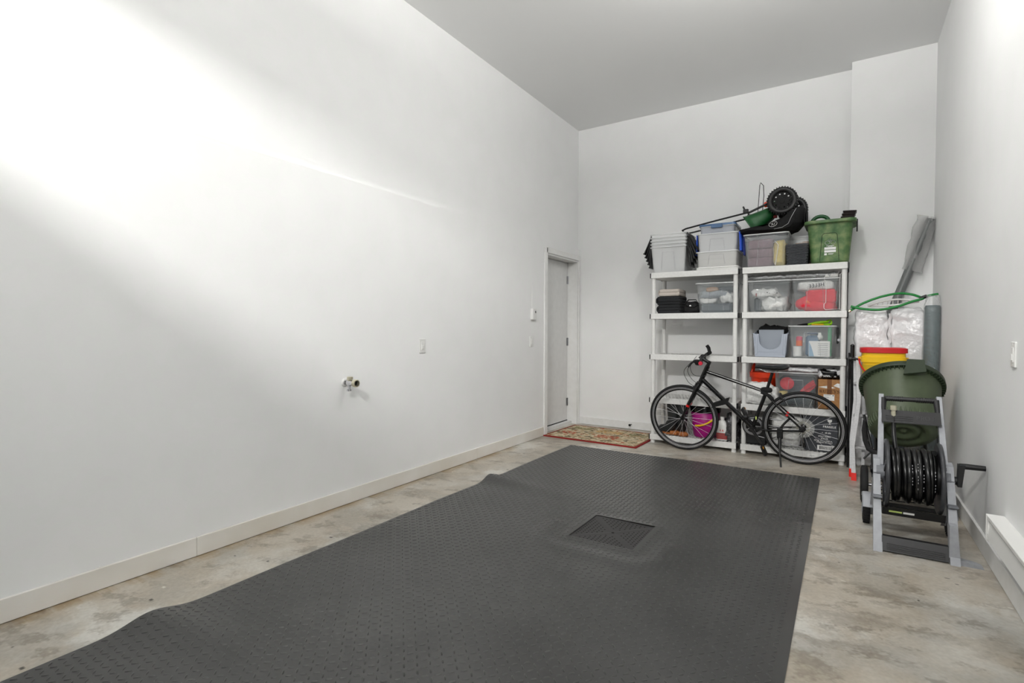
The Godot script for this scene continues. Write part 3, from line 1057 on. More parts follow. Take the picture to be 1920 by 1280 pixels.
func black_bag():
	var t := thing("black_bag", "black fabric carry bag with a round white emblem lying across the bins", "bag", Vector3(-0.62, 2.16, -5.72))
	# outline in the bag's own plane, then rounded in depth
	var out := PackedVector2Array([Vector2(-0.30, 0.045), Vector2(-0.17, 0.055), Vector2(-0.08, 0.06), Vector2(0.03, 0.1), Vector2(0.14, 0.155), Vector2(0.235, 0.225), Vector2(0.262, 0.235), Vector2(0.285, 0.2), Vector2(0.27, 0.08), Vector2(0.215, 0.02), Vector2(0.13, -0.015), Vector2(0.0, 0.012), Vector2(-0.2, 0.004), Vector2(-0.29, 0.02)])
	var rings := []
	var g := G.new()
	var c := Vector2(0.02, 0.07)
	for k in 9:
		var z := lerpf(0.17, -0.18, k / 8.0)
		var sh := 1.0 - 0.35 * pow(absf(z + 0.005) / 0.18, 6)
		var ring := PackedVector3Array()
		for i in out.size() * 3:
			var a := out[i / 3]; var b := out[(i / 3 + 1) % out.size()]
			var p := a.lerp(b, (i % 3) / 3.0)
			p = c + (p - c) * Vector2(sh, sh)
			ring.append(Vector3(p.x, maxf(p.y + 0.006 * sin(k * 2.1 + i * 0.9), 0.0 if absf(p.x) < 0.2 else -0.02), z))
		rings.append(ring)
	g.smooth(3)
	g.skin(rings, true, true, true)
	part(g, "bag_body", M.black_fabric, t)
	for i in 4:
		g = G.new()
		var x := 0.245 + 0.017 * i
		g.rbox(Vector3(x, 0.16 - 0.012 * i, 0.04), Vector3(0.01, 0.13, 0.16), 0.004)
		part(g, "fold", M.black_fabric, t)
	g = G.new()
	g.tube([Vector3(0.215, 0.2, 0.168), Vector3(0.175, 0.12, 0.178), Vector3(0.15, 0.06, 0.178), Vector3(0.1, 0.03, 0.178), Vector3(0.03, 0.02, 0.176)], 0.0016, 6)
	part(g, "piping", M.rim_clear, t, "pale piping")
	g = G.new()
	g.xf = Transform3D(Basis(Vector3(0, 0, 1), 0.3), Vector3(0.02, 0.07, 0.173))
	var ring := []
	for k in 24:
		var a := TAU * k / 24
		ring.append(Vector3(cos(a) * 0.036, sin(a) * 0.024, 0))
	g.tube(ring, 0.003, 6, true, true, 0.0015)
	for s in [-1, 1]:
		g.tube([Vector3(-0.016, s * 0.012, 0), Vector3(0.004, -s * 0.012, 0)], 0.003, 6, false, true, 0.0015)
	g.tube([Vector3(0.008, -0.012, 0), Vector3(0.012, 0.0, 0), Vector3(0.024, 0.006, 0)], 0.003, 6, false, true, 0.0015)
	part(g, "emblem", M.print_white, t, "round white emblem")

func spreader():
	# broadcast spreader lying on its back: two wheels up, hopper mouth down to the left
	var t := thing("lawn_spreader", "green lawn spreader with black wheels lying upside down on the bins", "spreader", Vector3(-0.53, 2.455, -5.74))
	for s in [-1, 1]:
		var o := Vector3(0.0 if s > 0 else 0.07, 0.0 if s > 0 else -0.05, s * 0.12)
		var g := G.new()
		g.lathe(o - Vector3(0, 0, 0.034), Vector3(0, 0, 1), [[0.085, 0.0], [0.118, 0.0], [0.13, 0.012], [0.13, 0.056], [0.118, 0.068], [0.088, 0.068], [0.084, 0.05], [0.084, 0.0]], 40)
		var w := part(g, "wheel", M.black, t)
		g = G.new()
		for k in 34:
			var a := TAU * k / 34
			g.xf = Transform3D(Basis(Vector3(0, 0, 1), a), o)
			g.hexa([Vector3(-0.005, 0.126, 0.03), Vector3(0.005, 0.126, 0.03), Vector3(0.004, 0.136, 0.028), Vector3(-0.004, 0.136, 0.028), Vector3(-0.005, 0.126, -0.03), Vector3(0.005, 0.126, -0.03), Vector3(0.004, 0.136, -0.028), Vector3(-0.004, 0.136, -0.028)])
		part(g, "tread_lugs", M.black, w).set_meta("kind", "stuff")
		# disc with a ring of round holes
		g = G.new()
		var n := 10
		for k in n:
			var a0 := TAU * k / n
			for half in 2:
				pass
			var hole := []
			var hc := Vector2(cos(a0), sin(a0)) * 0.066
			for q in 13: hole.append(hc + Vector2(cos(a0 + PI + TAU * q / 12), sin(a0 + PI + TAU * q / 12)) * 0.0075)
			var edge := []
			var am := TAU / n / 2
			# sector outline walked with the hole: inner arc, side, outer arc, side
			for q in 13:
				var u := q / 12.0
				var ang: float; var rad: float
				if u < 0.125: ang = a0 + am * (u / 0.125); rad = 0.02
				elif u < 0.375: ang = a0 + am; rad = lerpf(0.02, 0.086, (u - 0.125) / 0.25)
				elif u < 0.625: ang = a0 + am * (1 - (u - 0.375) / 0.125); rad = 0.086
				elif u < 0.875: ang = a0 - am; rad = lerpf(0.086, 0.02, (u - 0.625) / 0.25)
				else: ang = a0 - am * (1 - (u - 0.875) / 0.125); rad = 0.02
				edge.append(Vector2(cos(ang), sin(ang)) * rad)
			for zz in [0.016, 0.008]:
				for q in 12:
					var h0: Vector2 = hole[12 - q]; var h1: Vector2 = hole[11 - q]
					g.quad(o + Vector3(edge[q].x, edge[q].y, s * zz), o + Vector3(edge[q + 1].x, edge[q + 1].y, s * zz), o + Vector3(h1.x, h1.y, s * zz), o + Vector3(h0.x, h0.y, s * zz))
		g.cyl(o + Vector3(0, 0, -0.02), o + Vector3(0, 0, 0.024), 0.024, -1, 20)
		part(g, "wheel_disc", M.black_matte, w)
	var g := G.new()
	g.cyl(Vector3(0.078, -0.056, -0.135), Vector3(-0.003, 0.002, 0.13), 0.008)
	part(g, "axle", M.steel, t)
	# hopper: lofted pan, narrow end at the axle
	g = G.new()
	var ax := Vector3(-0.77, -0.5, 0).normalized()
	var side := Vector3(0.5, -0.77, 0).normalized()
	var bs := Basis(side, -ax, Vector3(0, 0, 1))
	g.xf = Transform3D(Basis(side, ax, side.cross(ax)), Vector3(-0.06, -0.05, 0))
	g.loft(Vector3.ZERO, [[0.07, 0.1, 0.03, 0.0], [0.1, 0.14, 0.045, 0.03], [0.13, 0.2, 0.06, 0.1], [0.19, 0.27, 0.07, 0.22], [0.215, 0.3, 0.07, 0.265], [0.225, 0.31, 0.07, 0.268], [0.225, 0.31, 0.07, 0.278], [0.205, 0.29, 0.065, 0.278], [0.12, 0.18, 0.05, 0.1], [0.08, 0.1, 0.03, 0.03]], true, true, 5, false)
	part(g, "hopper", M.green, t)
	g = G.new()
	g.lathe(Vector3(-0.07, -0.03, 0.0), Vector3(-0.5, 0.77, 0), [[0, 0], [0.055, 0.0], [0.06, 0.02], [0.04, 0.05], [0, 0.055]], 20)
	part(g, "gear_housing", M.green, t)
	# U-shaped push handle running left over the blue bins
	g = G.new()
	g.tube([Vector3(-0.28, -0.075, 0.135), Vector3(-0.6, -0.125, 0.135), Vector3(-0.9, -0.175, 0.13), Vector3(-0.945, -0.184, 0.1), Vector3(-0.955, -0.187, 0.0), Vector3(-0.945, -0.184, -0.1), Vector3(-0.9, -0.175, -0.13), Vector3(-0.6, -0.125, -0.135), Vector3(-0.28, -0.075, -0.135)], 0.0085, 10)
	part(g, "push_handle", M.black, t)
	for s in [-1, 1]:
		g = G.new()
		g.rbox(Vector3(-0.32, -0.062, s * 0.135), Vector3(0.05, 0.04, 0.022), 0.006)
		g.tube([Vector3(-0.33, -0.05, s * 0.135), Vector3(-0.345, -0.015, s * 0.135)], 0.008, 8)
		part(g, "handle_clamp", M.black, t)
	g = G.new()
	g.tube([Vector3(-0.02, -0.01, 0.06), Vector3(-0.13, 0.0, 0.08), Vector3(-0.3, -0.075, 0.1)], 0.011, 8)
	part(g, "frame_arm", M.black, t)
	g = G.new()
	g.rbox(Vector3(-0.15, 0.005, 0.02), Vector3(0.045, 0.05, 0.03), 0.01)
	part(g, "lever_knob", M.orange, t, "orange lever knob")
	g = G.new()
	g.rbox(Vector3(-0.065, -0.13, 0.05), Vector3(0.035, 0.03, 0.02), 0.006)
	part(g, "gate_tab", M.red_dark, t, "red gate tab")
	# thin wire bail standing up
	g = G.new()
	g.tube([Vector3(-0.225, -0.07, 0.03), Vector3(-0.21, 0.2, 0.03), Vector3(-0.203, 0.226, 0.028), Vector3(-0.18, 0.2, 0.0), Vector3(-0.178, 0.1, -0.02), Vector3(-0.19, -0.06, -0.02)], 0.0035, 6)
	part(g, "wire_bail", M.black, t)

# folded towel: layers that turn over at the right end, the folds open to the front
func towel(called: String, label: String, at: Vector3, w: float, h: float, d: float, layers: int, m: Material, seed: int, group := ""):
	var t := thing(called, label, "towel", at, group)
	var lh := h / layers
	for i in layers:
		var g := G.new()
		g.lump(Vector3(0, lh * (i + 0.5), 0), Vector3(w - 0.004 * (i % 2), lh * 1.16, d), 0.22, 0.008, 12.0, seed + i, 36, 12)
		part(g, "fold", m, t)
	# rolled edge joining the layers on the left
	var g := G.new()
	var pts := []
	for k in 9:
		var a := -PI / 2 + PI * k / 8
		pts.append(Vector3(-w / 2 + 0.012 - cos(a) * h * 0.28, h / 2 + sin(a) * h * 0.4, 0))
	var rings := []
	for p in pts:
		rings.append(PackedVector3Array([p + Vector3(0, 0, d / 2 - 0.01), p + Vector3(0.012, 0, d / 2 - 0.01), p + Vector3(0.012, 0, -d / 2 + 0.01), p + Vector3(0, 0, -d / 2 + 0.01)]))
	g.smooth(3)
	g.skin(rings, true, true, true)
	part(g, "turned_edge", m, t)
	return t

func upper_shelves():
	var y2 := 1.39
	# left unit, second deck from the top
	towel("bath_towel", "dark grey folded towel, lower of the two under the beige towel", Vector3(-1.585, y2, -5.69), 0.24, 0.09, 0.3, 3, M.towel_dark, 51, "dark grey towels on the left shelf unit")
	towel("bath_towel", "dark grey folded towel, upper of the two under the beige towel", Vector3(-1.59, y2 + 0.094, -5.69), 0.25, 0.085, 0.3, 3, M.towel_dark, 61, "dark grey towels on the left shelf unit")
	towel("bath_towel", "beige folded towel on top of the dark grey towels", Vector3(-1.585, y2 + 0.185, -5.69), 0.22, 0.07, 0.3, 2, M.towel_beige, 71)
	var t := thing("camera_bag", "small black padded bag with a pale badge beside the folded towels", "bag", Vector3(-1.355, y2, -5.63))
	var g := G.new()
	g.lump(Vector3(0, 0.055, 0), Vector3(0.16, 0.13, 0.14), 0.6, 0.02, 14, 81)
	part(g, "bag_body", M.black_fabric, t)
	g = G.new()
	g.tube([Vector3(-0.07, 0.1, 0.05), Vector3(-0.03, 0.14, 0.06), Vector3(0.04, 0.14, 0.05), Vector3(0.075, 0.09, 0.06), Vector3(0.03, 0.06, 0.075), Vector3(-0.04, 0.07, 0.075)], 0.012, 8, true, true, 0.004)
	part(g, "strap", M.black, t)
	g = G.new()
	g.cyl(Vector3(-0.01, 0.075, 0.066), Vector3(-0.01, 0.076, 0.078), 0.009, -1, 14)
	part(g, "badge", M.print_white, t, "pale round badge")
	t = tote("storage_bin", "clear bin of white bundles and grey things beside the folded towels", "bin", Vector3(-1.112, y2, -5.735), 0.33, 0.385, 0.36, 0.4, 0.305, M.clear_thin)
	g = G.new()
	g.rbox(Vector3(0, 0.05, 0.01), Vector3(0.3, 0.09, 0.32), 0.02)
	part(g, "grey_case", M.slate, t, "slate grey case")
	filler(t, "white_bundle", M.bag_white, Vector3(-0.08, 0.125, 0.08), Vector3(0.16, 0.055, 0.16), 0.5, 0.02, 3)
	filler(t, "white_bundle", M.bag_white, Vector3(0.1, 0.15, 0.1), Vector3(0.12, 0.11, 0.14), 0.7, 0.03, 4)
	filler(t, "plastic_bag", M.slate_light, Vector3(-0.02, 0.19, 0.05), Vector3(0.3, 0.07, 0.24), 0.5, 0.03, 5)
	filler(t, "tan_pouch", M.tan_cloth, Vector3(-0.05, 0.235, 0.12), Vector3(0.12, 0.05, 0.1), 0.6, 0.015, 6, "tan pouch")
	g = G.new()
	g.rbox(Vector3(0.06, 0.25, -0.06), Vector3(0.2, 0.05, 0.2), 0.01)
	part(g, "grey_case", M.slate, t)
	# right unit, second deck from the top: two clear bins
	t = tote("storage_bin", "clear bin of crumpled white plastic bags under the silver roll", "bin", Vector3(-0.634, y2, -5.735), 0.33, 0.378, 0.36, 0.4, 0.303, M.clear_thin)
	filler(t, "crumpled_bag", M.bag_white, Vector3(0.05, 0.075, 0.07), Vector3(0.24, 0.15, 0.22), 0.7, 0.05, 7)
	filler(t, "crumpled_bag", M.bag_white, Vector3(-0.03, 0.18, 0.1), Vector3(0.24, 0.08, 0.14), 0.6, 0.04, 8)
	filler(t, "red_label", M.red_dull, Vector3(-0.085, 0.172, 0.145), Vector3(0.06, 0.035, 0.06), 0.6, 0.01, 9, "dull red label")
	g = G.new()
	for k in 6:
		g.rbox(Vector3(-0.03 + 0.021 * k, 0.184 + 0.004 * sin(k * 2.0), 0.176), Vector3(0.009, 0.003 + 0.006 * (k % 2), 0.001), 0.0004)
	part(g, "label_print", M.ink, t)
	g = G.new()
	g.rbox(Vector3(0, 0.08, -0.08), Vector3(0.3, 0.15, 0.16), 0.02)
	part(g, "grey_case", M.slate, t)
	t = tote("storage_bin", "clear bin of bright red cloth and a lettered white bag", "bin", Vector3(-0.243, y2, -5.735), 0.33, 0.378, 0.36, 0.4, 0.303, M.clear_thin)
	filler(t, "red_cloth", M.red_cloth, Vector3(0.04, 0.14, 0.08), Vector3(0.24, 0.13, 0.2), 0.35, 0.02, 11, "bright red folded cloth")
	filler(t, "red_cloth", M.red_cloth, Vector3(0.03, 0.05, 0.08), Vector3(0.28, 0.09, 0.2), 0.6, 0.03, 12)
	filler(t, "red_cloth", M.red_cloth, Vector3(-0.1, 0.075, 0.12), Vector3(0.11, 0.12, 0.12), 0.9, 0.03, 13)
	filler(t, "orange_cloth", M.orange_cloth, Vector3(-0.05, 0.06, 0.15), Vector3(0.05, 0.09, 0.05), 0.8, 0.03, 14, "orange cloth")
	var b = filler(t, "lettered_bag", M.bag_white, Vector3(0.0, 0.235, 0.06), Vector3(0.3, 0.09, 0.26), 0.5, 0.02, 15)
	text("HELEE", 0.046, M.ink, b, Vector3(0.01, 0.238, 0.198), "bag_lettering", Vector3(0, PI, -0.1))
	# silver roll on the two bins
	t = thing("foil_roll", "long silver foil roll lying across two clear bins", "roll", Vector3(-0.445, 1.727, -5.63))
	g = G.new()
	var pts := []
	var rr := []
	for k in 25:
		pts.append(Vector3(-0.375 + 0.75 * k / 24, 0.004 * sin(k * 1.7) + 0.003 * (1 if k % 2 else -1), 0.003 * cos(k * 2.3)))
		rr.append(0.027 + 0.002 * sin(k * 2.9) + (-0.016 if k == 0 else (-0.005 if k == 1 else 0.0)))
	g.tube(pts, rr, 14)
	part(g, "roll_body", M.foil, t)
	g = G.new()
	g.rbox(Vector3(0.33, -0.008, 0.022), Vector3(0.1, 0.03, 0.012), 0.003)
	part(g, "paper_band", M.print_white, t, "white paper band")
	# white wire rack leaning in front of the red bin
	t = thing("wire_rack", "white coated wire rack standing in front of the red cloth bin", "rack", Vector3(-0.1, y2, -5.528))
	g = G.new()
	var wx := 0.07
	g.tube([Vector3(-wx, 0.025, 0), Vector3(-wx, 0.065, 0), Vector3(-wx + 0.014, 0.075, 0), Vector3(-wx + 0.014, 0.265, 0), Vector3(-wx, 0.275, 0), Vector3(-wx, 0.305, 0), Vector3(-wx + 0.012, 0.325, 0), Vector3(wx - 0.02, 0.327, 0), Vector3(wx - 0.02, 0.018, 0), Vector3(-wx + 0.012, 0.012, 0)], 0.0026, 6, true)
	part(g, "front_wire", M.white, t)
	g = G.new()
	g.tube([Vector3(wx - 0.02, 0.327, 0), Vector3(wx - 0.005, 0.345, -0.04), Vector3(wx - 0.005, 0.345, -0.2), Vector3(wx - 0.005, 0.006, -0.2), Vector3(wx - 0.005, 0.004, -0.03), Vector3(wx - 0.02, 0.018, 0)], 0.0026, 6)
	for k in 7:
		g.tube([Vector3(wx - 0.005, 0.345, -0.04 - 0.025 * k), Vector3(wx - 0.005, 0.006, -0.04 - 0.025 * k)], 0.0018, 5)
	part(g, "side_wires", M.white, t)

func middle_shelf():
	var y := 0.957
	# open-fronted stacking bin
	var t := thing("stacking_bin", "pale grey stacking bin with a scooped front full of black things", "bin", Vector3(-0.612, y, -5.69))
	var g := G.new()
	# back, sides, floor
	g.loft(Vector3.ZERO, [[0.25, 0.26, 0.03, 0.0], [0.262, 0.272, 0.03, 0.012], [0.272, 0.282, 0.03, 0.05], [0.262, 0.272, 0.03, 0.05], [0.25, 0.26, 0.03, 0.014]], true, true)
	g.hexa([Vector3(-0.13, 0.04, -0.128), Vector3(0.13, 0.04, -0.128), Vector3(0.15, 0.262, -0.15), Vector3(-0.15, 0.262, -0.15), Vector3(-0.13, 0.04, -0.134), Vector3(0.13, 0.04, -0.134), Vector3(0.15, 0.262, -0.156), Vector3(-0.15, 0.262, -0.156)])
	for s in [-1, 1]:
		g.hexa([Vector3(s * 0.136, 0.04, 0.13), Vector3(s * 0.13, 0.04, 0.13), Vector3(s * 0.142, 0.225, 0.12), Vector3(s * 0.148, 0.225, 0.12), Vector3(s * 0.136, 0.04, -0.13), Vector3(s * 0.13, 0.04, -0.13), Vector3(s * 0.142, 0.262, -0.15), Vector3(s * 0.148, 0.262, -0.15)])
		g.rbox(Vector3(s * 0.148, 0.224, 0.03), Vector3(0.02, 0.008, 0.2), 0.003)
	part(g, "bin_body", M.pale_grey, t)
	# the scooped front wall
	g = G.new()
	var poly := PackedVector2Array([Vector2(-0.13, 0.0), Vector2(0.13, 0.0), Vector2(0.15, 0.222), Vector2(0.105, 0.222)])
	for k in 11:
		var a := PI * k / 10
		poly.append(Vector2(cos(a) * 0.098, 0.15 - sin(a) * 0.085))
	poly.append(Vector2(-0.105, 0.222)); poly.append(Vector2(-0.15, 0.222))
	g.prism(poly, 0.126, 0.14)
	part(g, "scooped_front", M.pale_grey, t)
	for s in [-1, 1]:
		g = G.new()
		g.rbox(Vector3(s * 0.122, 0.12, 0.138), Vector3(0.026, 0.2, 0.012), 0.004)
		part(g, "front_rib", M.pale_grey, t)
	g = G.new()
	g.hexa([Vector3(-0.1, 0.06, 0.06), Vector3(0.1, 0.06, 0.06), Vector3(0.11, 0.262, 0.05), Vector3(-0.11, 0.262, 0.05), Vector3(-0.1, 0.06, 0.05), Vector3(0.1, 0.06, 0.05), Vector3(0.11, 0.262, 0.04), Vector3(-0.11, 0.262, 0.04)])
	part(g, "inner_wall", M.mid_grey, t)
	g = G.new()
	var lip := []
	for k in range(3, poly.size() - 1): lip.append(Vector3(poly[k].x, poly[k].y, 0.135))
	g.tube(lip, 0.006, 8)
	part(g, "scoop_lip", M.pale_grey, t)
	filler(t, "black_gloves", M.black_fabric, Vector3(-0.02, 0.25, -0.05), Vector3(0.2, 0.1, 0.16), 0.7, 0.05, 17)
	filler(t, "black_gloves", M.black_fabric, Vector3(0.08, 0.26, -0.04), Vector3(0.1, 0.06, 0.14), 0.7, 0.04, 18)
	# clear bin of bottles
	t = tote("storage_bin", "clear bin of cleaning bottles with lime green tools on top", "bin", Vector3(-0.264, y, -5.735), 0.325, 0.375, 0.36, 0.4, 0.3, M.clear_thin)
	g = G.new()
	g.rbox(Vector3(0.203, 0.21, 0.12), Vector3(0.016, 0.15, 0.05), 0.006)
	part(g, "latch", M.black, t, "black latch")
	g = G.new()
	g.cyl(Vector3(0.212, 0.17, 0.147), Vector3(0.212, 0.17, 0.15), 0.012, -1, 14)
	part(g, "latch_pin", M.chrome, t)
	g = G.new()
	g.lathe(Vector3(-0.118, 0.01, 0.12), Vector3.UP, [[0, 0], [0.036, 0], [0.038, 0.004], [0.038, 0.085], [0.041, 0.086], [0.041, 0.096], [0, 0.097]], 24, true)
	part(g, "white_tub", M.white, t)
	g = G.new()
	g.lathe(Vector3(-0.105, 0.11, 0.12), Vector3.UP, [[0, 0], [0.027, 0], [0.027, 0.05], [0, 0.05]], 20, true)
	part(g, "orange_jar", M.orange_cloth, t, "orange jar")
	g = G.new()
	g.lathe(Vector3(-0.105, 0.161, 0.12), Vector3.UP, [[0, 0], [0.027, 0], [0.027, 0.03], [0.018, 0.04], [0, 0.04]], 20, true)
	part(g, "pink_jar", M.pink, t, "pink jar")
	g = G.new()
	g.rbox(Vector3(0.005, 0.11, 0.06), Vector3(0.12, 0.2, 0.1), 0.02)
	part(g, "blue_bottle", M.blue_grey, t, "blue grey bottle")
	g = G.new()
	g.cyl(Vector3(0.0, 0.22, 0.07), Vector3(0.0, 0.24, 0.07), 0.045, -1, 20)
	part(g, "blue_bottle_cap", M.blue_dark2, t)
	g = G.new()
	g.rbox(Vector3(0.06, 0.085, 0.155), Vector3(0.17, 0.145, 0.012), 0.004)
	var card := part(g, "instruction_card", M.print_white, t, "white printed card")
	g = G.new()
	g.hexa([Vector3(-0.022, 0.015, 0.162), Vector3(0.02, 0.015, 0.162), Vector3(-0.005, 0.11, 0.162), Vector3(-0.022, 0.15, 0.162), Vector3(-0.022, 0.015, 0.161), Vector3(0.02, 0.015, 0.161), Vector3(-0.005, 0.11, 0.161), Vector3(-0.022, 0.15, 0.161)])
	part(g, "card_flash", M.blue_pale, card)
	g = G.new()
	for k in 7:
		g.span(Vector3(0.05, 0.03 + 0.017 * k, 0.1612), Vector3(0.128, 0.0335 + 0.017 * k, 0.1622))
	part(g, "card_lines", M.ink_grey, card)
	g = G.new()
	g.rbox(Vector3(0.14, 0.15, 0.03), Vector3(0.03, 0.27, 0.2), 0.006)
	part(g, "green_folder", M.mint, t, "mint green folder")
	g = G.new()
	g.lathe(Vector3(0.06, 0.17, 0.08), Vector3.UP, [[0, 0], [0.03, 0], [0.03, 0.03], [0.014, 0.045], [0.014, 0.065], [0, 0.066]], 18)
	part(g, "white_bottle", M.white, t)
	# lime green garden tools lying on the bin
	var k2 := thing("garden_tool", "lime green and black hand tool lying on the bottle bin", "tool", Vector3(-0.24, y + 0.3, -5.65))
	g = G.new()
	g.tube([Vector3(-0.06, 0.012, 0.02), Vector3(0.0, 0.028, 0.03), Vector3(0.05, 0.034, 0.03), Vector3(0.105, 0.036, 0.02)], [0.009, 0.011, 0.012, 0.009], 10)
	g.tube([Vector3(-0.05, 0.016, -0.01), Vector3(0.02, 0.02, 0.0), Vector3(0.1, 0.012, 0.01), Vector3(0.125, 0.012, 0.02)], [0.009, 0.011, 0.012, 0.009], 10)
	part(g, "grip", M.lime, k2, "lime green grips")
	g = G.new()
	g.tube([Vector3(-0.06, 0.012, 0.02), Vector3(-0.1, 0.01, 0.01), Vector3(-0.15, 0.008, 0.0)], [0.012, 0.01, 0.003], 8)
	part(g, "blade", M.black, k2)
	g = G.new()
	g.tube([Vector3(0.09, 0.045, 0.03), Vector3(0.122, 0.05, 0.02), Vector3(0.13, 0.03, 0.02), Vector3(0.12, 0.01, 0.03)], 0.009, 8)
	part(g, "guard", M.lime, k2)
	g = G.new()
	g.rbox(Vector3(0.02, 0.011, 0.055), Vector3(0.1, 0.014, 0.02), 0.005)
	part(g, "yellow_sleeve", M.yellow, k2, "yellow sleeve")

func lower_shelf():
	var y := 0.493
	# orange bucket behind a white bag
	var t := thing("orange_bucket", "orange lidded bucket behind the crumpled white bag", "bucket", Vector3(-0.69, y, -5.8))
	var g := G.new()
	g.lathe(Vector3.ZERO, Vector3.UP, [[0, 0], [0.1, 0], [0.103, 0.004], [0.118, 0.25], [0.127, 0.25], [0.127, 0.262], [0.119, 0.264]], 36, true)
	part(g, "pail", M.orange, t)
	g = G.new()
	g.lathe(Vector3(0, 0.262, 0), Vector3.UP, [[0.131, -0.016], [0.132, 0.02], [0.134, 0.022], [0.134, 0.034], [0.12, 0.04], [0.11, 0.032], [0, 0.032]], 36, true)
	part(g, "lid", M.orange, t)
	g = G.new()
	var pts := []
	for k in 13:
		var a := PI * k / 12
		pts.append(Vector3(-0.11 + 0.02 * sin(a), 0.27 + sin(a) * 0.11, -cos(a) * 0.07))
	g.tube(pts, 0.009, 8)
	part(g, "handle", M.orange, t)
	t = thing("plastic_bag", "crumpled white plastic bag in front of the orange bucket", "bag", Vector3(-0.7, y, -5.6))
	g = G.new()
	g.lump(Vector3(0, 0.1, 0), Vector3(0.26, 0.215, 0.13), 0.45, 0.03, 14, 21, 32, 18)
	part(g, "bag_body", M.bag_white, t)
	filler(t, "bag_fold", M.bag_white, Vector3(0.12, 0.09, 0.02), Vector3(0.08, 0.18, 0.1), 0.8, 0.04, 22)
	# clear bin with red pan and cable
	t = tote("storage_bin", "clear bin holding a red disc and a coiled red cable", "bin", Vector3(-0.388, y, -5.735), 0.32, 0.36, 0.36, 0.4, 0.325, M.clear_thin)
	g = G.new()
	g.lathe(Vector3(-0.075, 0.215, 0.165), Vector3(0, 0.12, 1), [[0, 0], [0.058, 0], [0.06, 0.004], [0.058, 0.008], [0, 0.009]], 32)
	part(g, "red_disc", M.red_cloth, t, "flat red disc")
	g = G.new()
	for c in 4:
		pts = []
		for k in 22:
			var a := TAU * k / 22
			pts.append(Vector3(0.085 + cos(a) * (0.07 - 0.006 * c) + sin(a) * 0.02, 0.15 + 0.012 * c + sin(a) * 0.035 + cos(a) * 0.05, 0.14 - 0.012 * c + 0.01 * sin(a * 2)))
		g.tube(pts, 0.0065, 7, true)
	part(g, "red_cable", M.red_cloth, t, "coiled red cable")
	g = G.new()
	g.rbox(Vector3(0, 0.055, 0.0), Vector3(0.3, 0.1, 0.33), 0.02)
	part(g, "dark_case", M.teal_dark, t, "dark teal case")
	g = G.new()
	g.rbox(Vector3(0, 0.19, -0.05), Vector3(0.3, 0.16, 0.2), 0.02)
	part(g, "grey_case", M.slate, t)
	filler(t, "yellow_pouch", M.yellow_cloth, Vector3(-0.11, 0.115, 0.14), Vector3(0.07, 0.05, 0.06), 0.7, 0.02, 24, "pale yellow pouch")
	filler(t, "red_pouch", M.red_dull, Vector3(0.03, 0.115, 0.15), Vector3(0.09, 0.03, 0.05), 0.7, 0.02, 25)
	t = thing("foil_bag", "flat silvery white bag lying on the red cable bin", "bag", Vector3(-0.34, y + 0.326, -5.68))
	g = G.new()
	g.lump(Vector3(0, 0.022, 0), Vector3(0.28, 0.044, 0.24), 0.45, 0.03, 16, 26, 34, 12)
	part(g, "bag_body", M.foil_white, t)
	# brown carton with a dark packet on it
	t = thing("cardboard_box", "brown cardboard carton with a white address sticker on the shelf", "box", Vector3(-0.118, y, -5.66))
	g = G.new()
	g.rbox(Vector3(0, 0.135, 0), Vector3(0.178, 0.27, 0.22), 0.003)
	part(g, "carton", M.cardboard, t)
	g = G.new()
	g.span(Vector3(-0.018, 0.0, 0.11), Vector3(0.018, 0.272, 0.1112))
	g.span(Vector3(-0.018, 0.2705, -0.11), Vector3(0.018, 0.272, 0.11))
	part(g, "tape", M.tape, t, "shiny brown tape")
	g = G.new()
	g.hexa([Vector3(-0.089, 0.2, 0.111), Vector3(-0.01, 0.215, 0.111), Vector3(0.05, 0.195, 0.111), Vector3(-0.02, 0.19, 0.111), Vector3(-0.089, 0.2, 0.11), Vector3(-0.01, 0.215, 0.11), Vector3(0.05, 0.195, 0.11), Vector3(-0.02, 0.19, 0.11)])
	g.hexa([Vector3(0.03, 0.215, 0.111), Vector3(0.086, 0.195, 0.111), Vector3(0.086, 0.235, 0.111), Vector3(0.06, 0.24, 0.111), Vector3(0.03, 0.215, 0.11), Vector3(0.086, 0.195, 0.11), Vector3(0.086, 0.235, 0.11), Vector3(0.06, 0.24, 0.11)])
	part(g, "torn_tape", M.bag_white, t, "torn clear tape")
	text("KUZEYS", 0.04, M.brown_ink, t, Vector3(0.0, 0.163, 0.112), "box_lettering", Vector3.ZERO, 1.0, "Droid Serif", true)
	g = G.new()
	g.span(Vector3(-0.045, 0.08, 0.11), Vector3(0.04, 0.135, 0.112))
	var lab := part(g, "address_label", M.print_white, t, "white address sticker")
	g = G.new()
	g.span(Vector3(-0.04, 0.126, 0.112), Vector3(0.012, 0.129, 0.1127))
	g.span(Vector3(0.025, 0.122, 0.112), Vector3(0.036, 0.131, 0.1127))
	g.span(Vector3(-0.04, 0.112, 0.112), Vector3(-0.005, 0.114, 0.1127))
	g.span(Vector3(-0.04, 0.104, 0.112), Vector3(0.0, 0.106, 0.1127))
	part(g, "label_print", M.ink_grey, lab)
	t = thing("wrapped_packet", "black and white wrapped packet lying on the brown carton", "packet", Vector3(-0.118, y + 0.272, -5.65))
	g = G.new()
	g.lump(Vector3(0, 0.04, 0), Vector3(0.18, 0.085, 0.16), 0.5, 0.025, 16, 27, 30, 14)
	part(g, "packet_body", M.black_gloss, t)
	filler(t, "white_wrap", M.foil_white, Vector3(-0.065, 0.05, 0.03), Vector3(0.06, 0.07, 0.12), 0.7, 0.03, 28)
	filler(t, "white_wrap", M.foil_white, Vector3(0.07, 0.055, 0.03), Vector3(0.05, 0.06, 0.12), 0.7, 0.03, 29)
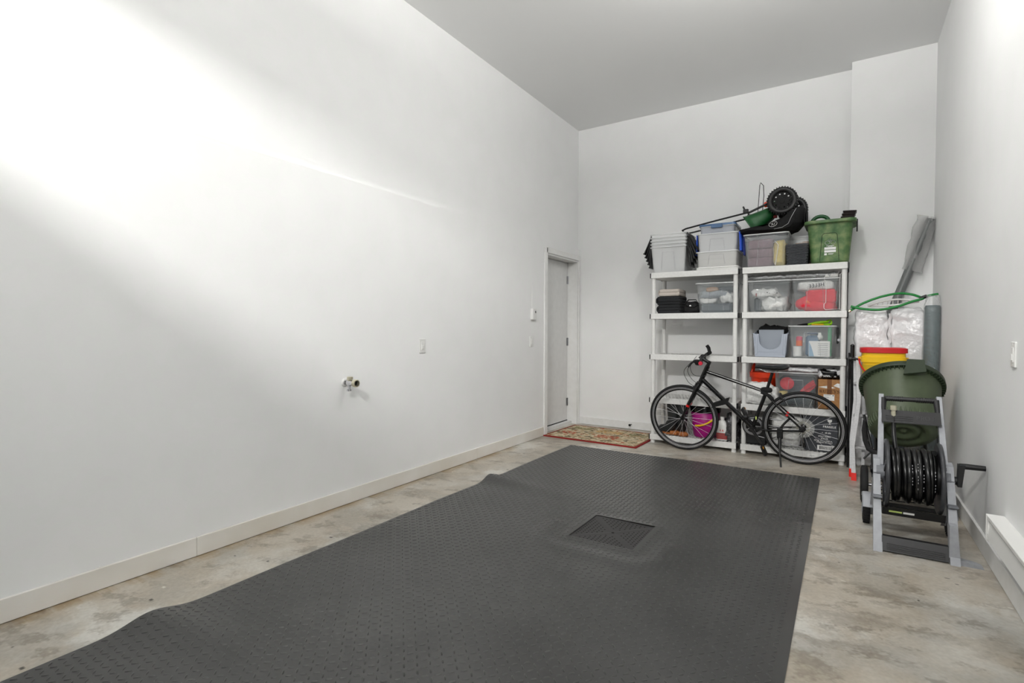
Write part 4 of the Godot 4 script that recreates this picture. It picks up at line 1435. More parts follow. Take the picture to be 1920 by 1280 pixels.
	filler(t, "white_wrap", M.foil_white, Vector3(0.0, 0.075, 0.02), Vector3(0.14, 0.025, 0.1), 0.7, 0.02, 30)
	text("NOMADS", 0.024, M.print_white, t, Vector3(0.0, 0.03, 0.083), "packet_lettering", Vector3(0, 0, PI), 1.0, "Droid Sans", true)

func bottom_shelf():
	var y := 0.0965
	# rubber boots, toes to the left
	var where := [[Vector3(-1.545, y, -5.61), "beside the outer shelf post", -0.35], [Vector3(-1.445, y, -5.6), "beside the magenta tub", -1.1]]
	for i in 2:
		var t := thing("rubber_boot", "dark rubber boot with a tan sole, the one %s" % where[i][1], "boot", where[i][0], "pair of dark rubber boots on the bottom shelf")
		t.rotation.y = where[i][2]
		var g := G.new()
		# upper: sections bent from the toe up into the shaft
		var secs := [[-0.175, 0.03, 0.03, 0.03, 0.0], [-0.155, 0.045, 0.043, 0.04, 0.0], [-0.11, 0.05, 0.048, 0.045, 0.0], [-0.07, 0.058, 0.05, 0.05, 0.25], [-0.035, 0.085, 0.05, 0.065, 0.7], [-0.005, 0.135, 0.048, 0.058, 1.2], [0.0, 0.2, 0.052, 0.06, 1.5], [0.0, 0.27, 0.058, 0.068, PI / 2], [0.0, 0.33, 0.06, 0.07, PI / 2]]
		var rings := []
		for s in secs:
			var ring := PackedVector3Array()
			var d := Vector3(cos(s[4]), sin(s[4]), 0)
			var u := Vector3(-sin(s[4]), cos(s[4]), 0)
			for k in 18:
				var a := TAU * k / 18
				var p: Vector3 = Vector3(s[0], s[1], 0) + u * sin(a) * s[3] + Vector3(0, 0, cos(a) * s[2])
				ring.append(Vector3(p.x, maxf(p.y, 0.012), p.z))
			rings.append(ring)
		g.smooth(3)
		g.skin(rings, true, true, false)
		g.smooth(4)
		var inner := []
		for q in [8, 6]:
			var ring := PackedVector3Array()
			for v in rings[q]: ring.append(v * Vector3(0.93, 1, 0.93) + Vector3(0, 0.0, 0))
			inner.append(ring)
		g.skin([rings[8], inner[0], inner[1]], true, false, true)
		part(g, "boot_upper", M.rubber, t)
		g = G.new()
		var pl := PackedVector2Array()
		for k in 24:
			var a := TAU * k / 24
			pl.append(Vector2(cos(a) * 0.135 - 0.065, sin(a) * (0.046 + 0.006 * cos(a * 2))))
		g.xf = Transform3D(Basis(Vector3(1, 0, 0), -PI / 2), Vector3.ZERO)
		g.prism(pl, 0.0, 0.018)
		var sole := part(g, "sole", M.tan_rubber, t, "tan rubber sole")
		g = G.new()
		g.rbox(Vector3(0.025, 0.02, 0), Vector3(0.085, 0.04, 0.098), 0.012)
		part(g, "heel", M.tan_rubber, sole)
	# yellow sponge block on a wire ring behind the boots
	var t := thing("yellow_bottle", "small yellow bottle cap and grey hose ring behind the boots", "bottle", Vector3(-1.6, y, -5.82))
	var g := G.new()
	g.lathe(Vector3.ZERO, Vector3.UP, [[0, 0], [0.03, 0], [0.032, 0.01], [0.032, 0.22], [0.02, 0.27], [0.02, 0.29]], 20)
	part(g, "bottle_body", M.clear_grey, t)
	g = G.new()
	g.lathe(Vector3(0, 0.285, 0), Vector3.UP, [[0.022, 0], [0.036, 0.004], [0.036, 0.035], [0, 0.036]], 20, true)
	part(g, "cap", M.yellow, t, "yellow cap")
	t = thing("wire_ring", "thin grey wire ring hanging behind the rubber boots", "ring", Vector3(-1.56, y, -5.8))
	g = G.new()
	var pts := []
	for k in 28:
		var a := TAU * k / 28
		pts.append(Vector3(cos(a) * 0.05, 0.115 + sin(a) * 0.112, sin(a) * 0.02))
	g.tube(pts, 0.004, 6, true)
	part(g, "ring_body", M.steel, t)
	# magenta tub with yellow rope handle and black liner
	t = thing("flexible_tub", "magenta flexible tub with a yellow handle and black rim", "tub", Vector3(-1.235, y, -5.7))
	g = G.new()
	g.lathe(Vector3.ZERO, Vector3.UP, [[0, 0], [0.105, 0], [0.115, 0.006], [0.15, 0.29], [0.145, 0.292], [0.11, 0.01], [0, 0.008]], 44)
	part(g, "tub_body", M.magenta, t)
	g = G.new()
	g.lathe(Vector3.ZERO, Vector3.UP, [[0.152, 0.26], [0.158, 0.3], [0.16, 0.315], [0.152, 0.322], [0.142, 0.3], [0.138, 0.22]], 44)
	part(g, "black_liner", M.black_gloss, t, "black liner folded over the rim")
	g = G.new()
	pts = []
	for k in 13:
		var u := k / 12.0
		var a := lerpf(2.05, 0.62, u)
		pts.append(Vector3(cos(a) * 0.147, 0.125 + 0.1 * u * u, sin(a) * 0.152))
	g.tube(pts, 0.0105, 10)
	part(g, "rope_handle", M.yellow, t, "yellow rope handle")
	filler(t, "dark_cloth", M.black_fabric, Vector3(0.02, 0.29, 0), Vector3(0.24, 0.09, 0.24), 0.7, 0.03, 33)
	# white jug with red print
	t = thing("detergent_jug", "white plastic jug with a red lower label beside the magenta tub", "jug", Vector3(-1.045, y, -5.6))
	g = G.new()
	g.loft(Vector3.ZERO, [[0.1, 0.07, 0.02, 0.0], [0.105, 0.075, 0.02, 0.008], [0.105, 0.075, 0.022, 0.15], [0.07, 0.06, 0.022, 0.19], [0.034, 0.034, 0.016, 0.2], [0.034, 0.034, 0.016, 0.215]], true, true, 4, false)
	part(g, "jug_body", M.white_plastic, t)
	g = G.new()
	g.loft(Vector3.ZERO, [[0.107, 0.077, 0.021, 0.012], [0.107, 0.077, 0.023, 0.075]], false, false)
	part(g, "label_band", M.red_dull, t, "red label band")
	text("A A", 0.026, M.red, t, Vector3(0.0, 0.1, 0.0384), "jug_lettering", Vector3.ZERO, 1.0, "Droid Sans", true)
	g = G.new()
	g.cyl(Vector3(0, 0.212, 0), Vector3(0, 0.235, 0), 0.02, -1, 16)
	part(g, "cap", M.white, t)
	# dark bag with silver shine
	t = thing("plastic_bag", "dark shiny plastic bag crumpled behind the shelf post", "bag", Vector3(-0.955, y, -5.66))
	g = G.new()
	g.lump(Vector3(0, 0.13, 0), Vector3(0.14, 0.27, 0.2), 0.6, 0.05, 16, 34, 32, 18)
	part(g, "bag_body", M.silver_dark, t)
	# right unit: black case, white bag, dark lettered carton
	t = thing("black_case", "flat black case with a white lid on the bottom shelf behind the crank", "case", Vector3(-0.735, y, -5.7))
	g = G.new()
	g.rbox(Vector3(0, 0.11, 0), Vector3(0.2, 0.22, 0.3), 0.01)
	part(g, "case_body", M.black, t)
	g = G.new()
	g.rbox(Vector3(0, 0.235, 0), Vector3(0.206, 0.03, 0.306), 0.008)
	part(g, "lid", M.white_plastic, t, "white lid")
	t = thing("white_sack", "plump white sack behind the rear wheel of the bicycle", "sack", Vector3(-0.465, y, -5.72))
	g = G.new()
	g.lump(Vector3(0, 0.155, 0), Vector3(0.29, 0.32, 0.3), 0.5, 0.025, 10, 36, 36, 20)
	part(g, "sack_body", M.bag_white, t)
	t = thing("fragile_carton", "dark grey carton printed FRAGILE with a white barcode", "box", Vector3(-0.181, y, -5.66))
	g = G.new()
	g.rbox(Vector3(0, 0.163, 0), Vector3(0.266, 0.326, 0.2), 0.003)
	part(g, "carton", M.carton_grey, t)
	var z := 0.1005
	var ptx := [["FRAGILE", 0.026, 0.068, 0.232], [". r . di de", 0.02, 0.04, 0.175], ["POLI TORO", 0.019, 0.03, 0.14], ["ITALIA", 0.018, 0.03, 0.12], ["10 KG. LT. x 1000 w.", 0.016, 0.02, 0.1], ["PRODUCT OF ITALY", 0.014, 0.03, 0.084]]
	for p in ptx:
		text(p[0], p[1], M.print_white, t, Vector3(p[2], p[3], z), "carton_lettering", Vector3.ZERO, 1.0, "Droid Sans", true)
	# wine glass sign
	g = G.new()
	var gl := PackedVector2Array([Vector2(0.052, 0.3), Vector2(0.088, 0.3), Vector2(0.087, 0.283), Vector2(0.081, 0.275), Vector2(0.0725, 0.272), Vector2(0.0725, 0.26), Vector2(0.082, 0.256), Vector2(0.058, 0.256), Vector2(0.0675, 0.26), Vector2(0.0675, 0.272), Vector2(0.059, 0.275), Vector2(0.053, 0.283)])
	g.prism(gl, 0.1, 0.1008)
	part(g, "glass_sign", M.print_white, t)
	g = G.new()
	g.span(Vector3(-0.026, 0.012, 0.1), Vector3(0.126, 0.058, 0.1008))
	var bc := part(g, "barcode_label", M.print_white, t, "white barcode label")
	g = G.new()
	var rng := RandomNumberGenerator.new()
	rng.seed = 9
	var bx := -0.01
	while bx < 0.108:
		var bw := rng.randf_range(0.0015, 0.005)
		g.span(Vector3(bx, 0.02, 0.1008), Vector3(bx + bw, 0.05, 0.1014))
		bx += bw + rng.randf_range(0.0015, 0.004)
	part(g, "barcode_bars", M.ink, bc).set_meta("kind", "stuff")
	g = G.new()
	g.tube([Vector3(-0.131, 0.326, 0.1), Vector3(0.131, 0.322, 0.1)], 0.0025, 6)
	part(g, "flap_edge", M.print_white, t)
	# tiny loose paper on the shelf front edge
	t = thing("paper_scrap", "small white paper tag hanging at the front of the bottom shelf", "paper", Vector3(-0.245, 0.062, SZ + 0.001))
	g = G.new()
	g.hexa([Vector3(-0.04, -0.022, 0.003), Vector3(0.045, -0.018, 0.003), Vector3(0.042, 0.018, 0.001), Vector3(-0.036, 0.012, 0.001), Vector3(-0.04, -0.022, 0.002), Vector3(0.045, -0.018, 0.002), Vector3(0.042, 0.018, 0.0), Vector3(-0.036, 0.012, 0.0)])
	part(g, "tag_sheet", M.print_white, t)
	g = G.new()
	g.span(Vector3(-0.02, -0.004, 0.0028), Vector3(0.02, -0.002, 0.0036))
	part(g, "tag_print", M.ink_grey, t)

# ---------------------------------------------------------------- bicycle
func wheel(t: Node3D, o: Vector3, rear: bool):
	const R := 0.338
	var g := G.new()
	var prof := []
	for k in 13:
		var a := -2.3 + 4.6 * k / 12
		prof.append([R - 0.016 + cos(a) * 0.016, sin(a) * 0.0165])
	g.lathe(o, Vector3(0, 0, 1), prof, 72)
	part(g, "tyre", M.tyre, t)
	g = G.new()
	g.lathe(o, Vector3(0, 0, 1), [[R - 0.025, 0.0105], [R - 0.026, 0.0125], [R - 0.030, 0.0128], [R - 0.031, 0.0108], [R - 0.036, 0.0108], [R - 0.037, 0.0128], [R - 0.041, 0.012], [R - 0.042, 0.01]], 72, true)
	g.lathe(o, Vector3(0, 0, 1), [[R - 0.042, -0.01], [R - 0.041, -0.012], [R - 0.037, -0.0128], [R - 0.036, -0.0108], [R - 0.031, -0.0108], [R - 0.030, -0.0128], [R - 0.026, -0.0125], [R - 0.025, -0.0105]], 72, true)
	var rim := part(g, "rim", M.rim_silver, t, "silver rim with a machined groove")
	g = G.new()
	g.lathe(o, Vector3(0, 0, 1), [[R - 0.042, 0.0105], [R - 0.056, 0.007], [R - 0.058, 0.0], [R - 0.056, -0.007], [R - 0.042, -0.0105]], 72)
	part(g, "inner_rim", M.black, rim)
	g = G.new()
	for s in [-1, 1]:
		g.lathe(o, Vector3(0, 0, 1), [[R - 0.0312, s * 0.0113], [R - 0.0358, s * 0.0113]], 72)
	part(g, "rim_groove", M.black, rim)
	# spokes, each its own thin rod, laced to alternate hub flanges
	var sp := G.new()
	sp.cyl(Vector3.ZERO, Vector3(0, 1, 0), 0.0014, -1, 5, false)
	var spm := sp.mesh()
	for k in 24:
		var a := TAU * k / 24
		var s := 1.0 if k % 2 == 0 else -1.0
		var cross := 0.55 if (k / 2) % 2 == 0 else -0.55
		var p0 := o + Vector3(cos(a + cross) * 0.022, sin(a + cross) * 0.022, s * 0.03)
		var p1 := o + Vector3(cos(a) * (R - 0.055), sin(a) * (R - 0.055), s * 0.003)
		var m := part(spm, "spoke", M.spoke, t)
		var f := G.frame(p1 - p0)
		f.y *= (p1 - p0).length()
		m.transform = Transform3D(f, p0)
	g = G.new()
	g.lathe(o - Vector3(0, 0, 0.05), Vector3(0, 0, 1), [[0.008, 0], [0.008, 0.016], [0.024, 0.017], [0.024, 0.022], [0.013, 0.03], [0.013, 0.07], [0.024, 0.078], [0.024, 0.083], [0.008, 0.084], [0.008, 0.1]], 20, true)
	part(g, "hub", M.black, t)
	g = G.new()
	g.cyl(o + Vector3(cos(3.6) * (R - 0.05), sin(3.6) * (R - 0.05), 0), o + Vector3(cos(3.6) * (R - 0.1), sin(3.6) * (R - 0.1), 0), 0.003, -1, 6)
	part(g, "valve", M.black, t)

func bicycle():
	var t := thing("bicycle", "black hybrid bicycle leaning on its kickstand in front of the shelves", "bicycle", Vector3(-0.845, 0, -5.37))
	t.rotation.x = 0.135
	# own axes: front wheel towards -x, y up from the ground line
	var rh := Vector3(0.535, 0.338, 0)
	var fh := Vector3(-0.52, 0.338, 0)
	var bb := Vector3(0.118, 0.3, 0)
	var ht := Vector3(-0.275, 0.875, 0)
	var hb := Vector3(-0.345, 0.715, 0)
	var sc := Vector3(0.238, 0.655, 0)
	wheel(t, fh, false)
	wheel(t, rh, true)
	var g := G.new()
	g.tube([hb, ht], 0.022, 16)
	part(g, "head_tube", M.frame, t)
	g = G.new()
	g.tube([ht + Vector3(-0.015, -0.055, 0), sc + Vector3(0, -0.004, 0)], 0.0155, 14)
	var tt := part(g, "top_tube", M.frame, t)
	g = G.new()
	g.tube([ht + Vector3(0.02, -0.058, 0.0157), sc + Vector3(-0.03, 0.005, 0.0157)], 0.0022, 6, false, true, 0.0012)
	part(g, "pinstripe", M.print_white, tt, "white pinstripe")
	g = G.new()
	g.tube([hb + Vector3(0.012, 0.03, 0), bb], 0.021, 16)
	var dt := part(g, "down_tube", M.frame, t)
	g = G.new()
	var dd := (bb - hb).normalized()
	for s in [-1, 1]:
		var nn: Vector3 = Vector3(-dd.y, dd.x, 0) * 0.012 * s
		g.tube([hb + dd * 0.2 + nn + Vector3(0.012, 0.03, 0.0175), hb + dd * 0.42 + nn + Vector3(0.01, 0.02, 0.0175)], 0.0018, 6, false, true, 0.001)
	part(g, "decal", M.grey_print, dt, "grey decal lines")
	g = G.new()
	g.tube([bb, sc + (sc - bb).normalized() * 0.02], 0.0165, 14)
	var stt := part(g, "seat_tube", M.frame, t)
	g = G.new()
	g.rbox(bb.lerp(sc, 0.28) + Vector3(0, 0, 0.0155), Vector3(0.012, 0.03, 0.004), 0.001)
	part(g, "sticker", M.lime_pale, stt, "pale green sticker")
	for s in [-1, 1]:
		g = G.new()
		g.tube([sc + Vector3(0.006, -0.03, s * 0.012), sc + Vector3(0.1, -0.13, s * 0.04), rh + Vector3(-0.02, 0.02, s * 0.058)], 0.0085, 10)
		var ss := part(g, "seat_stay", M.frame, t)
		g = G.new()
		var m0 := (sc + Vector3(0.1, -0.13, s * 0.04)).lerp(rh + Vector3(-0.02, 0.02, s * 0.058), 0.36)
		var m1 := (sc + Vector3(0.1, -0.13, s * 0.04)).lerp(rh + Vector3(-0.02, 0.02, s * 0.058), 0.44)
		g.tube([m0, m1], 0.0092, 10)
		part(g, "red_band", M.red, ss, "red band")
		g = G.new()
		g.tube([bb + Vector3(0.03, -0.002, s * 0.02), bb + Vector3(0.15, 0.0, s * 0.05), rh + Vector3(-0.02, -0.012, s * 0.06), rh + Vector3(0, 0, s * 0.06)], 0.0095, 10)
		part(g, "chain_stay", M.frame, t)
		g = G.new()
		g.rbox(rh + Vector3(-0.01, 0.0, s * 0.06), Vector3(0.04, 0.045, 0.006), 0.003)
		part(g, "dropout", M.black, t)
		# fork blade
		g = G.new()
		g.tube([hb + Vector3(-0.008, -0.02, s * 0.03), hb + Vector3(-0.03, -0.06, s * 0.045), fh.lerp(hb, 0.42) + Vector3(-0.005, 0, s * 0.05), fh + Vector3(0.004, 0.02, s * 0.052), fh + Vector3(0, 0, s * 0.052)], [0.017, 0.018, 0.0165, 0.011, 0.01], 12)
		var fb := part(g, "fork_blade", M.frame, t)
		g = G.new()
		var q := fh.lerp(hb, 0.37) + Vector3(-0.004, 0, s * 0.0505)
		var fd := (hb - fh).normalized()
		g.tube([q - fd * 0.012, q + fd * 0.01], 0.0168, 12)
		part(g, "red_band", M.red, fb, "red band")
	g = G.new()
	g.rbox(hb + Vector3(-0.01, -0.02, 0), Vector3(0.05, 0.035, 0.085), 0.01)
	part(g, "fork_crown", M.frame, t)
	# stem, bar, grips, levers
	var bc := Vector3(-0.335, 0.955, 0)
	g = G.new()
	g.tube([ht - (ht - hb).normalized() * 0.01, ht + (ht - hb).normalized() * 0.05], 0.017, 14)
	g.tube([ht + (ht - hb).normalized() * 0.035, bc], 0.0165, 12)
	part(g, "stem", M.black, t)
	g = G.new()
	g.tube([bc + Vector3(0.02, 0.0, -0.29), bc + Vector3(0.008, 0, -0.1), bc, bc + Vector3(0.018, 0, 0.1), bc + Vector3(0.06, 0.0, 0.29)], 0.0125, 12)
	part(g, "handlebar", M.black, t)
	for s in [-1, 1]:
		g = G.new()
		var gx := 0.04 if s > 0 else 0.0
		g.tube([bc + Vector3(0.012 + gx * 0.5, 0, s * 0.17), bc + Vector3(0.016 + gx * 0.6, 0, s * 0.19), bc + Vector3(0.02 + gx, 0, s * 0.27), bc + Vector3(0.02 + gx, 0, s * 0.292)], [0.016, 0.017, 0.018, 0.02], 14)
		var gp := part(g, "grip", M.black_matte, t)
		if s > 0:
			g = G.new()
			g.cyl(bc + Vector3(0.06, 0, 0.292), bc + Vector3(0.06, 0, 0.299), 0.019, 0.016, 18)
			part(g, "end_plug", M.pink_red, gp, "red end plug")
		else:
			g = G.new()
			g.tube([bc + Vector3(0.02, 0.0, -0.285), bc + Vector3(0.01, 0.05, -0.285), bc + Vector3(-0.005, 0.075, -0.28)], [0.016, 0.018, 0.017], 12)
			part(g, "bar_end", M.black_matte, gp)
		g = G.new()
		g.rbox(bc + Vector3(-0.01, -0.012, s * 0.14), Vector3(0.05, 0.035, 0.035), 0.008)
		g.tube([bc + Vector3(-0.03, -0.01, s * 0.13), bc + Vector3(-0.055, -0.03, s * 0.16), bc + Vector3(-0.06, -0.045, s * 0.25)], [0.008, 0.007, 0.006], 8)
		part(g, "brake_lever", M.black, t)
		g = G.new()
		g.lump(bc + Vector3(-0.005, -0.035, s * 0.11), Vector3(0.055, 0.04, 0.06), 0.8)
		part(g, "shifter", M.black, t)
	# cables
	for c in [[Vector3(-0.4, 0.93, 0.1), Vector3(-0.47, 0.84, 0.12), Vector3(-0.455, 0.73, 0.06), Vector3(-0.4, 0.67, 0.03), Vector3(-0.37, 0.655, 0.02)], [Vector3(-0.4, 0.95, -0.1), Vector3(-0.45, 0.86, -0.05), Vector3(-0.41, 0.79, 0.02), Vector3(-0.33, 0.775, 0.03), Vector3(-0.28, 0.79, 0.02)], [Vector3(-0.38, 0.93, 0.12), Vector3(-0.44, 0.85, 0.1), Vector3(-0.42, 0.76, 0.06), Vector3(-0.36, 0.7, 0.04), Vector3(-0.26, 0.65, 0.03), Vector3(-0.2, 0.61, 0.02)]]:
		var crv := Curve3D.new()
		for i in c.size():
			var a: Vector3 = c[maxi(i - 1, 0)]; var b: Vector3 = c[mini(i + 1, c.size() - 1)]
			crv.add_point(c[i], (a - b) / 6, (b - a) / 6)
		g = G.new()
		g.tube(Array(crv.tessellate(3, 6)), 0.0024, 6)
		part(g, "cable", M.black, t)
	# rim brakes
	for b in [[fh, Vector3(-0.395, 0.665, 0)], [rh, Vector3(0.375, 0.6, 0)]]:
		for s in [-1, 1]:
			g = G.new()
			var p: Vector3 = b[1]
			var to: Vector3 = (b[0] - p).normalized()
			g.tube([p - to * 0.05 + Vector3(0, 0, s * 0.03), p + Vector3(0, 0, s * 0.033), p + to * 0.03 + Vector3(0, 0, s * 0.025)], [0.006, 0.008, 0.007], 8)
			g.rbox(p + to * 0.005 + Vector3(0, 0, s * 0.02), Vector3(0.05, 0.012, 0.01), 0.003)
			part(g, "brake_arm", M.alu_dark, t)
	# seat post, clamp, saddle
	g = G.new()
	g.tube([sc, Vector3(0.288, 0.835, 0)], 0.0135, 12)
	part(g, "seat_post", M.black, t)
	g = G.new()
	g.lump(sc + Vector3(0.0, 0.015, 0.0), Vector3(0.1, 0.05, 0.06), 0.7)
	g.tube([sc + Vector3(-0.04, 0.0, 0.03), sc + Vector3(0.03, -0.03, 0.035), sc + Vector3(0.055, -0.06, 0.03)], 0.015, 10)
	part(g, "cable_lock", M.black_matte, t, "black coiled lock on the seat clamp")
	g = G.new()
	var rings := []
	for s in [[-0.145, 0.0, 0.012, 0.016], [-0.12, 0.004, 0.022, 0.022], [-0.06, 0.0, 0.028, 0.024], [0.0, -0.002, 0.04, 0.028], [0.05, 0.004, 0.06, 0.032], [0.1, 0.01, 0.072, 0.03], [0.125, 0.012, 0.066, 0.022], [0.135, 0.012, 0.04, 0.01]]:
		var ring := PackedVector3Array()
		for k in 16:
			var a := TAU * k / 16
			var yy := sin(a)
			ring.append(Vector3(0.29 + s[0], 0.885 + s[1] + (yy * s[3] * 0.5 if yy > 0 else yy * s[3]), cos(a) * s[2]))
		rings.append(ring)
	g.smooth(3)
	g.skin(rings, true, true, true)
	var sd := part(g, "saddle", M.saddle, t)
	for s in [-1, 1]:
		g = G.new()
		g.tube([Vector3(0.18, 0.868, s * 0.01), Vector3(0.24, 0.842, s * 0.02), Vector3(0.32, 0.842, s * 0.02), Vector3(0.38, 0.868, s * 0.035)], 0.0036, 6)
		part(g, "saddle_rail", M.chrome, sd)
	# crank set on the far side, pedals, chain, cassette, gear arm
	g = G.new()
	g.lathe(bb + Vector3(0, 0, -0.052), Vector3(0, 0, 1), [[0.07, 0.0], [0.098, 0.0], [0.098, 0.004], [0.07, 0.004], [0.07, 0.0]], 48, true)
	part(g, "chain_guard", M.black, t)
	g = G.new()
	g.lathe(bb + Vector3(0, 0, -0.046), Vector3(0, 0, 1), [[0.066, 0.0], [0.086, 0.0], [0.088, 0.002], [0.086, 0.004], [0.066, 0.004], [0.066, 0.0]], 44, true)
	for k in 5:
		var a := TAU * k / 5
		g.tube([bb + Vector3(0, 0, -0.044), bb + Vector3(cos(a) * 0.07, sin(a) * 0.07, -0.044)], 0.006, 6)
	part(g, "chainring", M.steel, t)
	g = G.new()
	g.cyl(bb + Vector3(0, 0, -0.05), bb + Vector3(0, 0, 0.05), 0.021, -1, 18)
	part(g, "bottom_bracket", M.black, t)
	for s in [-1, 1]:
		g = G.new()
		var tip: Vector3 = bb + Vector3(0.098, -0.138, 0.07) if s > 0 else bb + Vector3(-0.098, 0.138, -0.07)
		g.tube([bb + Vector3(0, 0, s * 0.055), tip], [0.015, 0.011], 10)
		var cr := part(g, "crank_arm", M.crank, t)
		g = G.new()
		var pc: Vector3 = tip + Vector3(0.012, -0.03, s * 0.045)
		g.xf = Transform3D(Basis(Vector3(0, 0, 1), -1.2), pc)
		g.rbox(Vector3.ZERO, Vector3(0.095, 0.026, 0.075), 0.007)
		part(g, "pedal", M.black, cr)
		g = G.new()
		g.xf = Transform3D(Basis(Vector3(0, 0, 1), -1.2), pc)
		g.rbox(Vector3(-0.03, 0.012, s * 0.03), Vector3(0.02, 0.008, 0.02), 0.002)
		part(g, "reflector", M.amber, cr, "amber reflector")
	g = G.new()
	for k in 7:
		var rad := 0.026 + 0.0052 * k
		g.lathe(rh + Vector3(0, 0, -0.022 - 0.004 * (6 - k)), Vector3(0, 0, 1), [[rad - 0.008, 0], [rad, 0], [rad, 0.0018], [rad - 0.008, 0.0018]], 30, true)
	part(g, "cassette", M.cassette, t)
	g = G.new()
	g.tube([bb + Vector3(0.0, 0.086, -0.044), rh + Vector3(-0.01, 0.04, -0.034)], 0.0042, 6)
	g.tube([bb + Vector3(0.0, -0.086, -0.044), rh + Vector3(-0.02, -0.19, -0.036), rh + Vector3(0.01, -0.18, -0.036), rh + Vector3(-0.005, -0.1, -0.036), rh + Vector3(0.02, -0.05, -0.034)], 0.0042, 6)
	part(g, "chain", M.steel, t)
	g = G.new()
	g.tube([rh + Vector3(0, -0.03, -0.05), rh + Vector3(-0.02, -0.085, -0.05), rh + Vector3(0.0, -0.13, -0.045), rh + Vector3(0.01, -0.19, -0.04)], [0.013, 0.018, 0.01, 0.014], 10)
	part(g, "derailleur", M.black, t)
	g = G.new()
	g.lathe(rh + Vector3(0, 0, -0.008), Vector3(0, 0, 1), [[0.035, 0.0], [0.09, 0.0], [0.09, 0.002], [0.035, 0.002]], 40, true)
	part(g, "spoke_guard", M.guard_clear, t, "clear plastic spoke guard")
	# kickstand: bracket, spring barrel and leg down to the ground on the near side
	g = G.new()
	g.rbox(Vector3(0.355, 0.322, 0.058), Vector3(0.045, 0.03, 0.03), 0.005)
	g.tube([Vector3(0.355, 0.33, 0.055), Vector3(0.39, 0.38, 0.05), Vector3(0.43, 0.43, 0.055)], 0.01, 8)
	g.rbox(Vector3(0.355, 0.275, 0.062), Vector3(0.05, 0.075, 0.02), 0.006)
	part(g, "kickstand_bracket", M.black, t)
	g = G.new()
	g.tube([Vector3(0.355, 0.245, 0.066), Vector3(0.358, 0.16, 0.12)], 0.0145, 12)
	g.tube([Vector3(0.358, 0.165, 0.118), Vector3(0.385, -0.015, 0.255)], 0.0075, 10)
	var ks := part(g, "kickstand_leg", M.black, t)
	g = G.new()
	g.tube([Vector3(0.382, 0.006, 0.24), Vector3(0.387, -0.028, 0.266)], [0.01, 0.019], 12)
	part(g, "rubber_foot", M.black_matte, ks)
	# bottle-cage mount with a small pump bracket, and the mudguard tab on the front
	g = G.new()
	g.hexa([Vector3(-0.24, 0.465, 0.022), Vector3(-0.1, 0.515, 0.022), Vector3(-0.08, 0.575, 0.022), Vector3(-0.235, 0.508, 0.022), Vector3(-0.24, 0.465, -0.022), Vector3(-0.1, 0.515, -0.022), Vector3(-0.08, 0.575, -0.022), Vector3(-0.235, 0.508, -0.022)])
	part(g, "frame_bracket", M.black_matte, t)
	g = G.new()
	g.lump(Vector3(0.06, 0.4, 0.02), Vector3(0.05, 0.035, 0.04), 0.7)
	part(g, "front_derailleur", M.black, t)

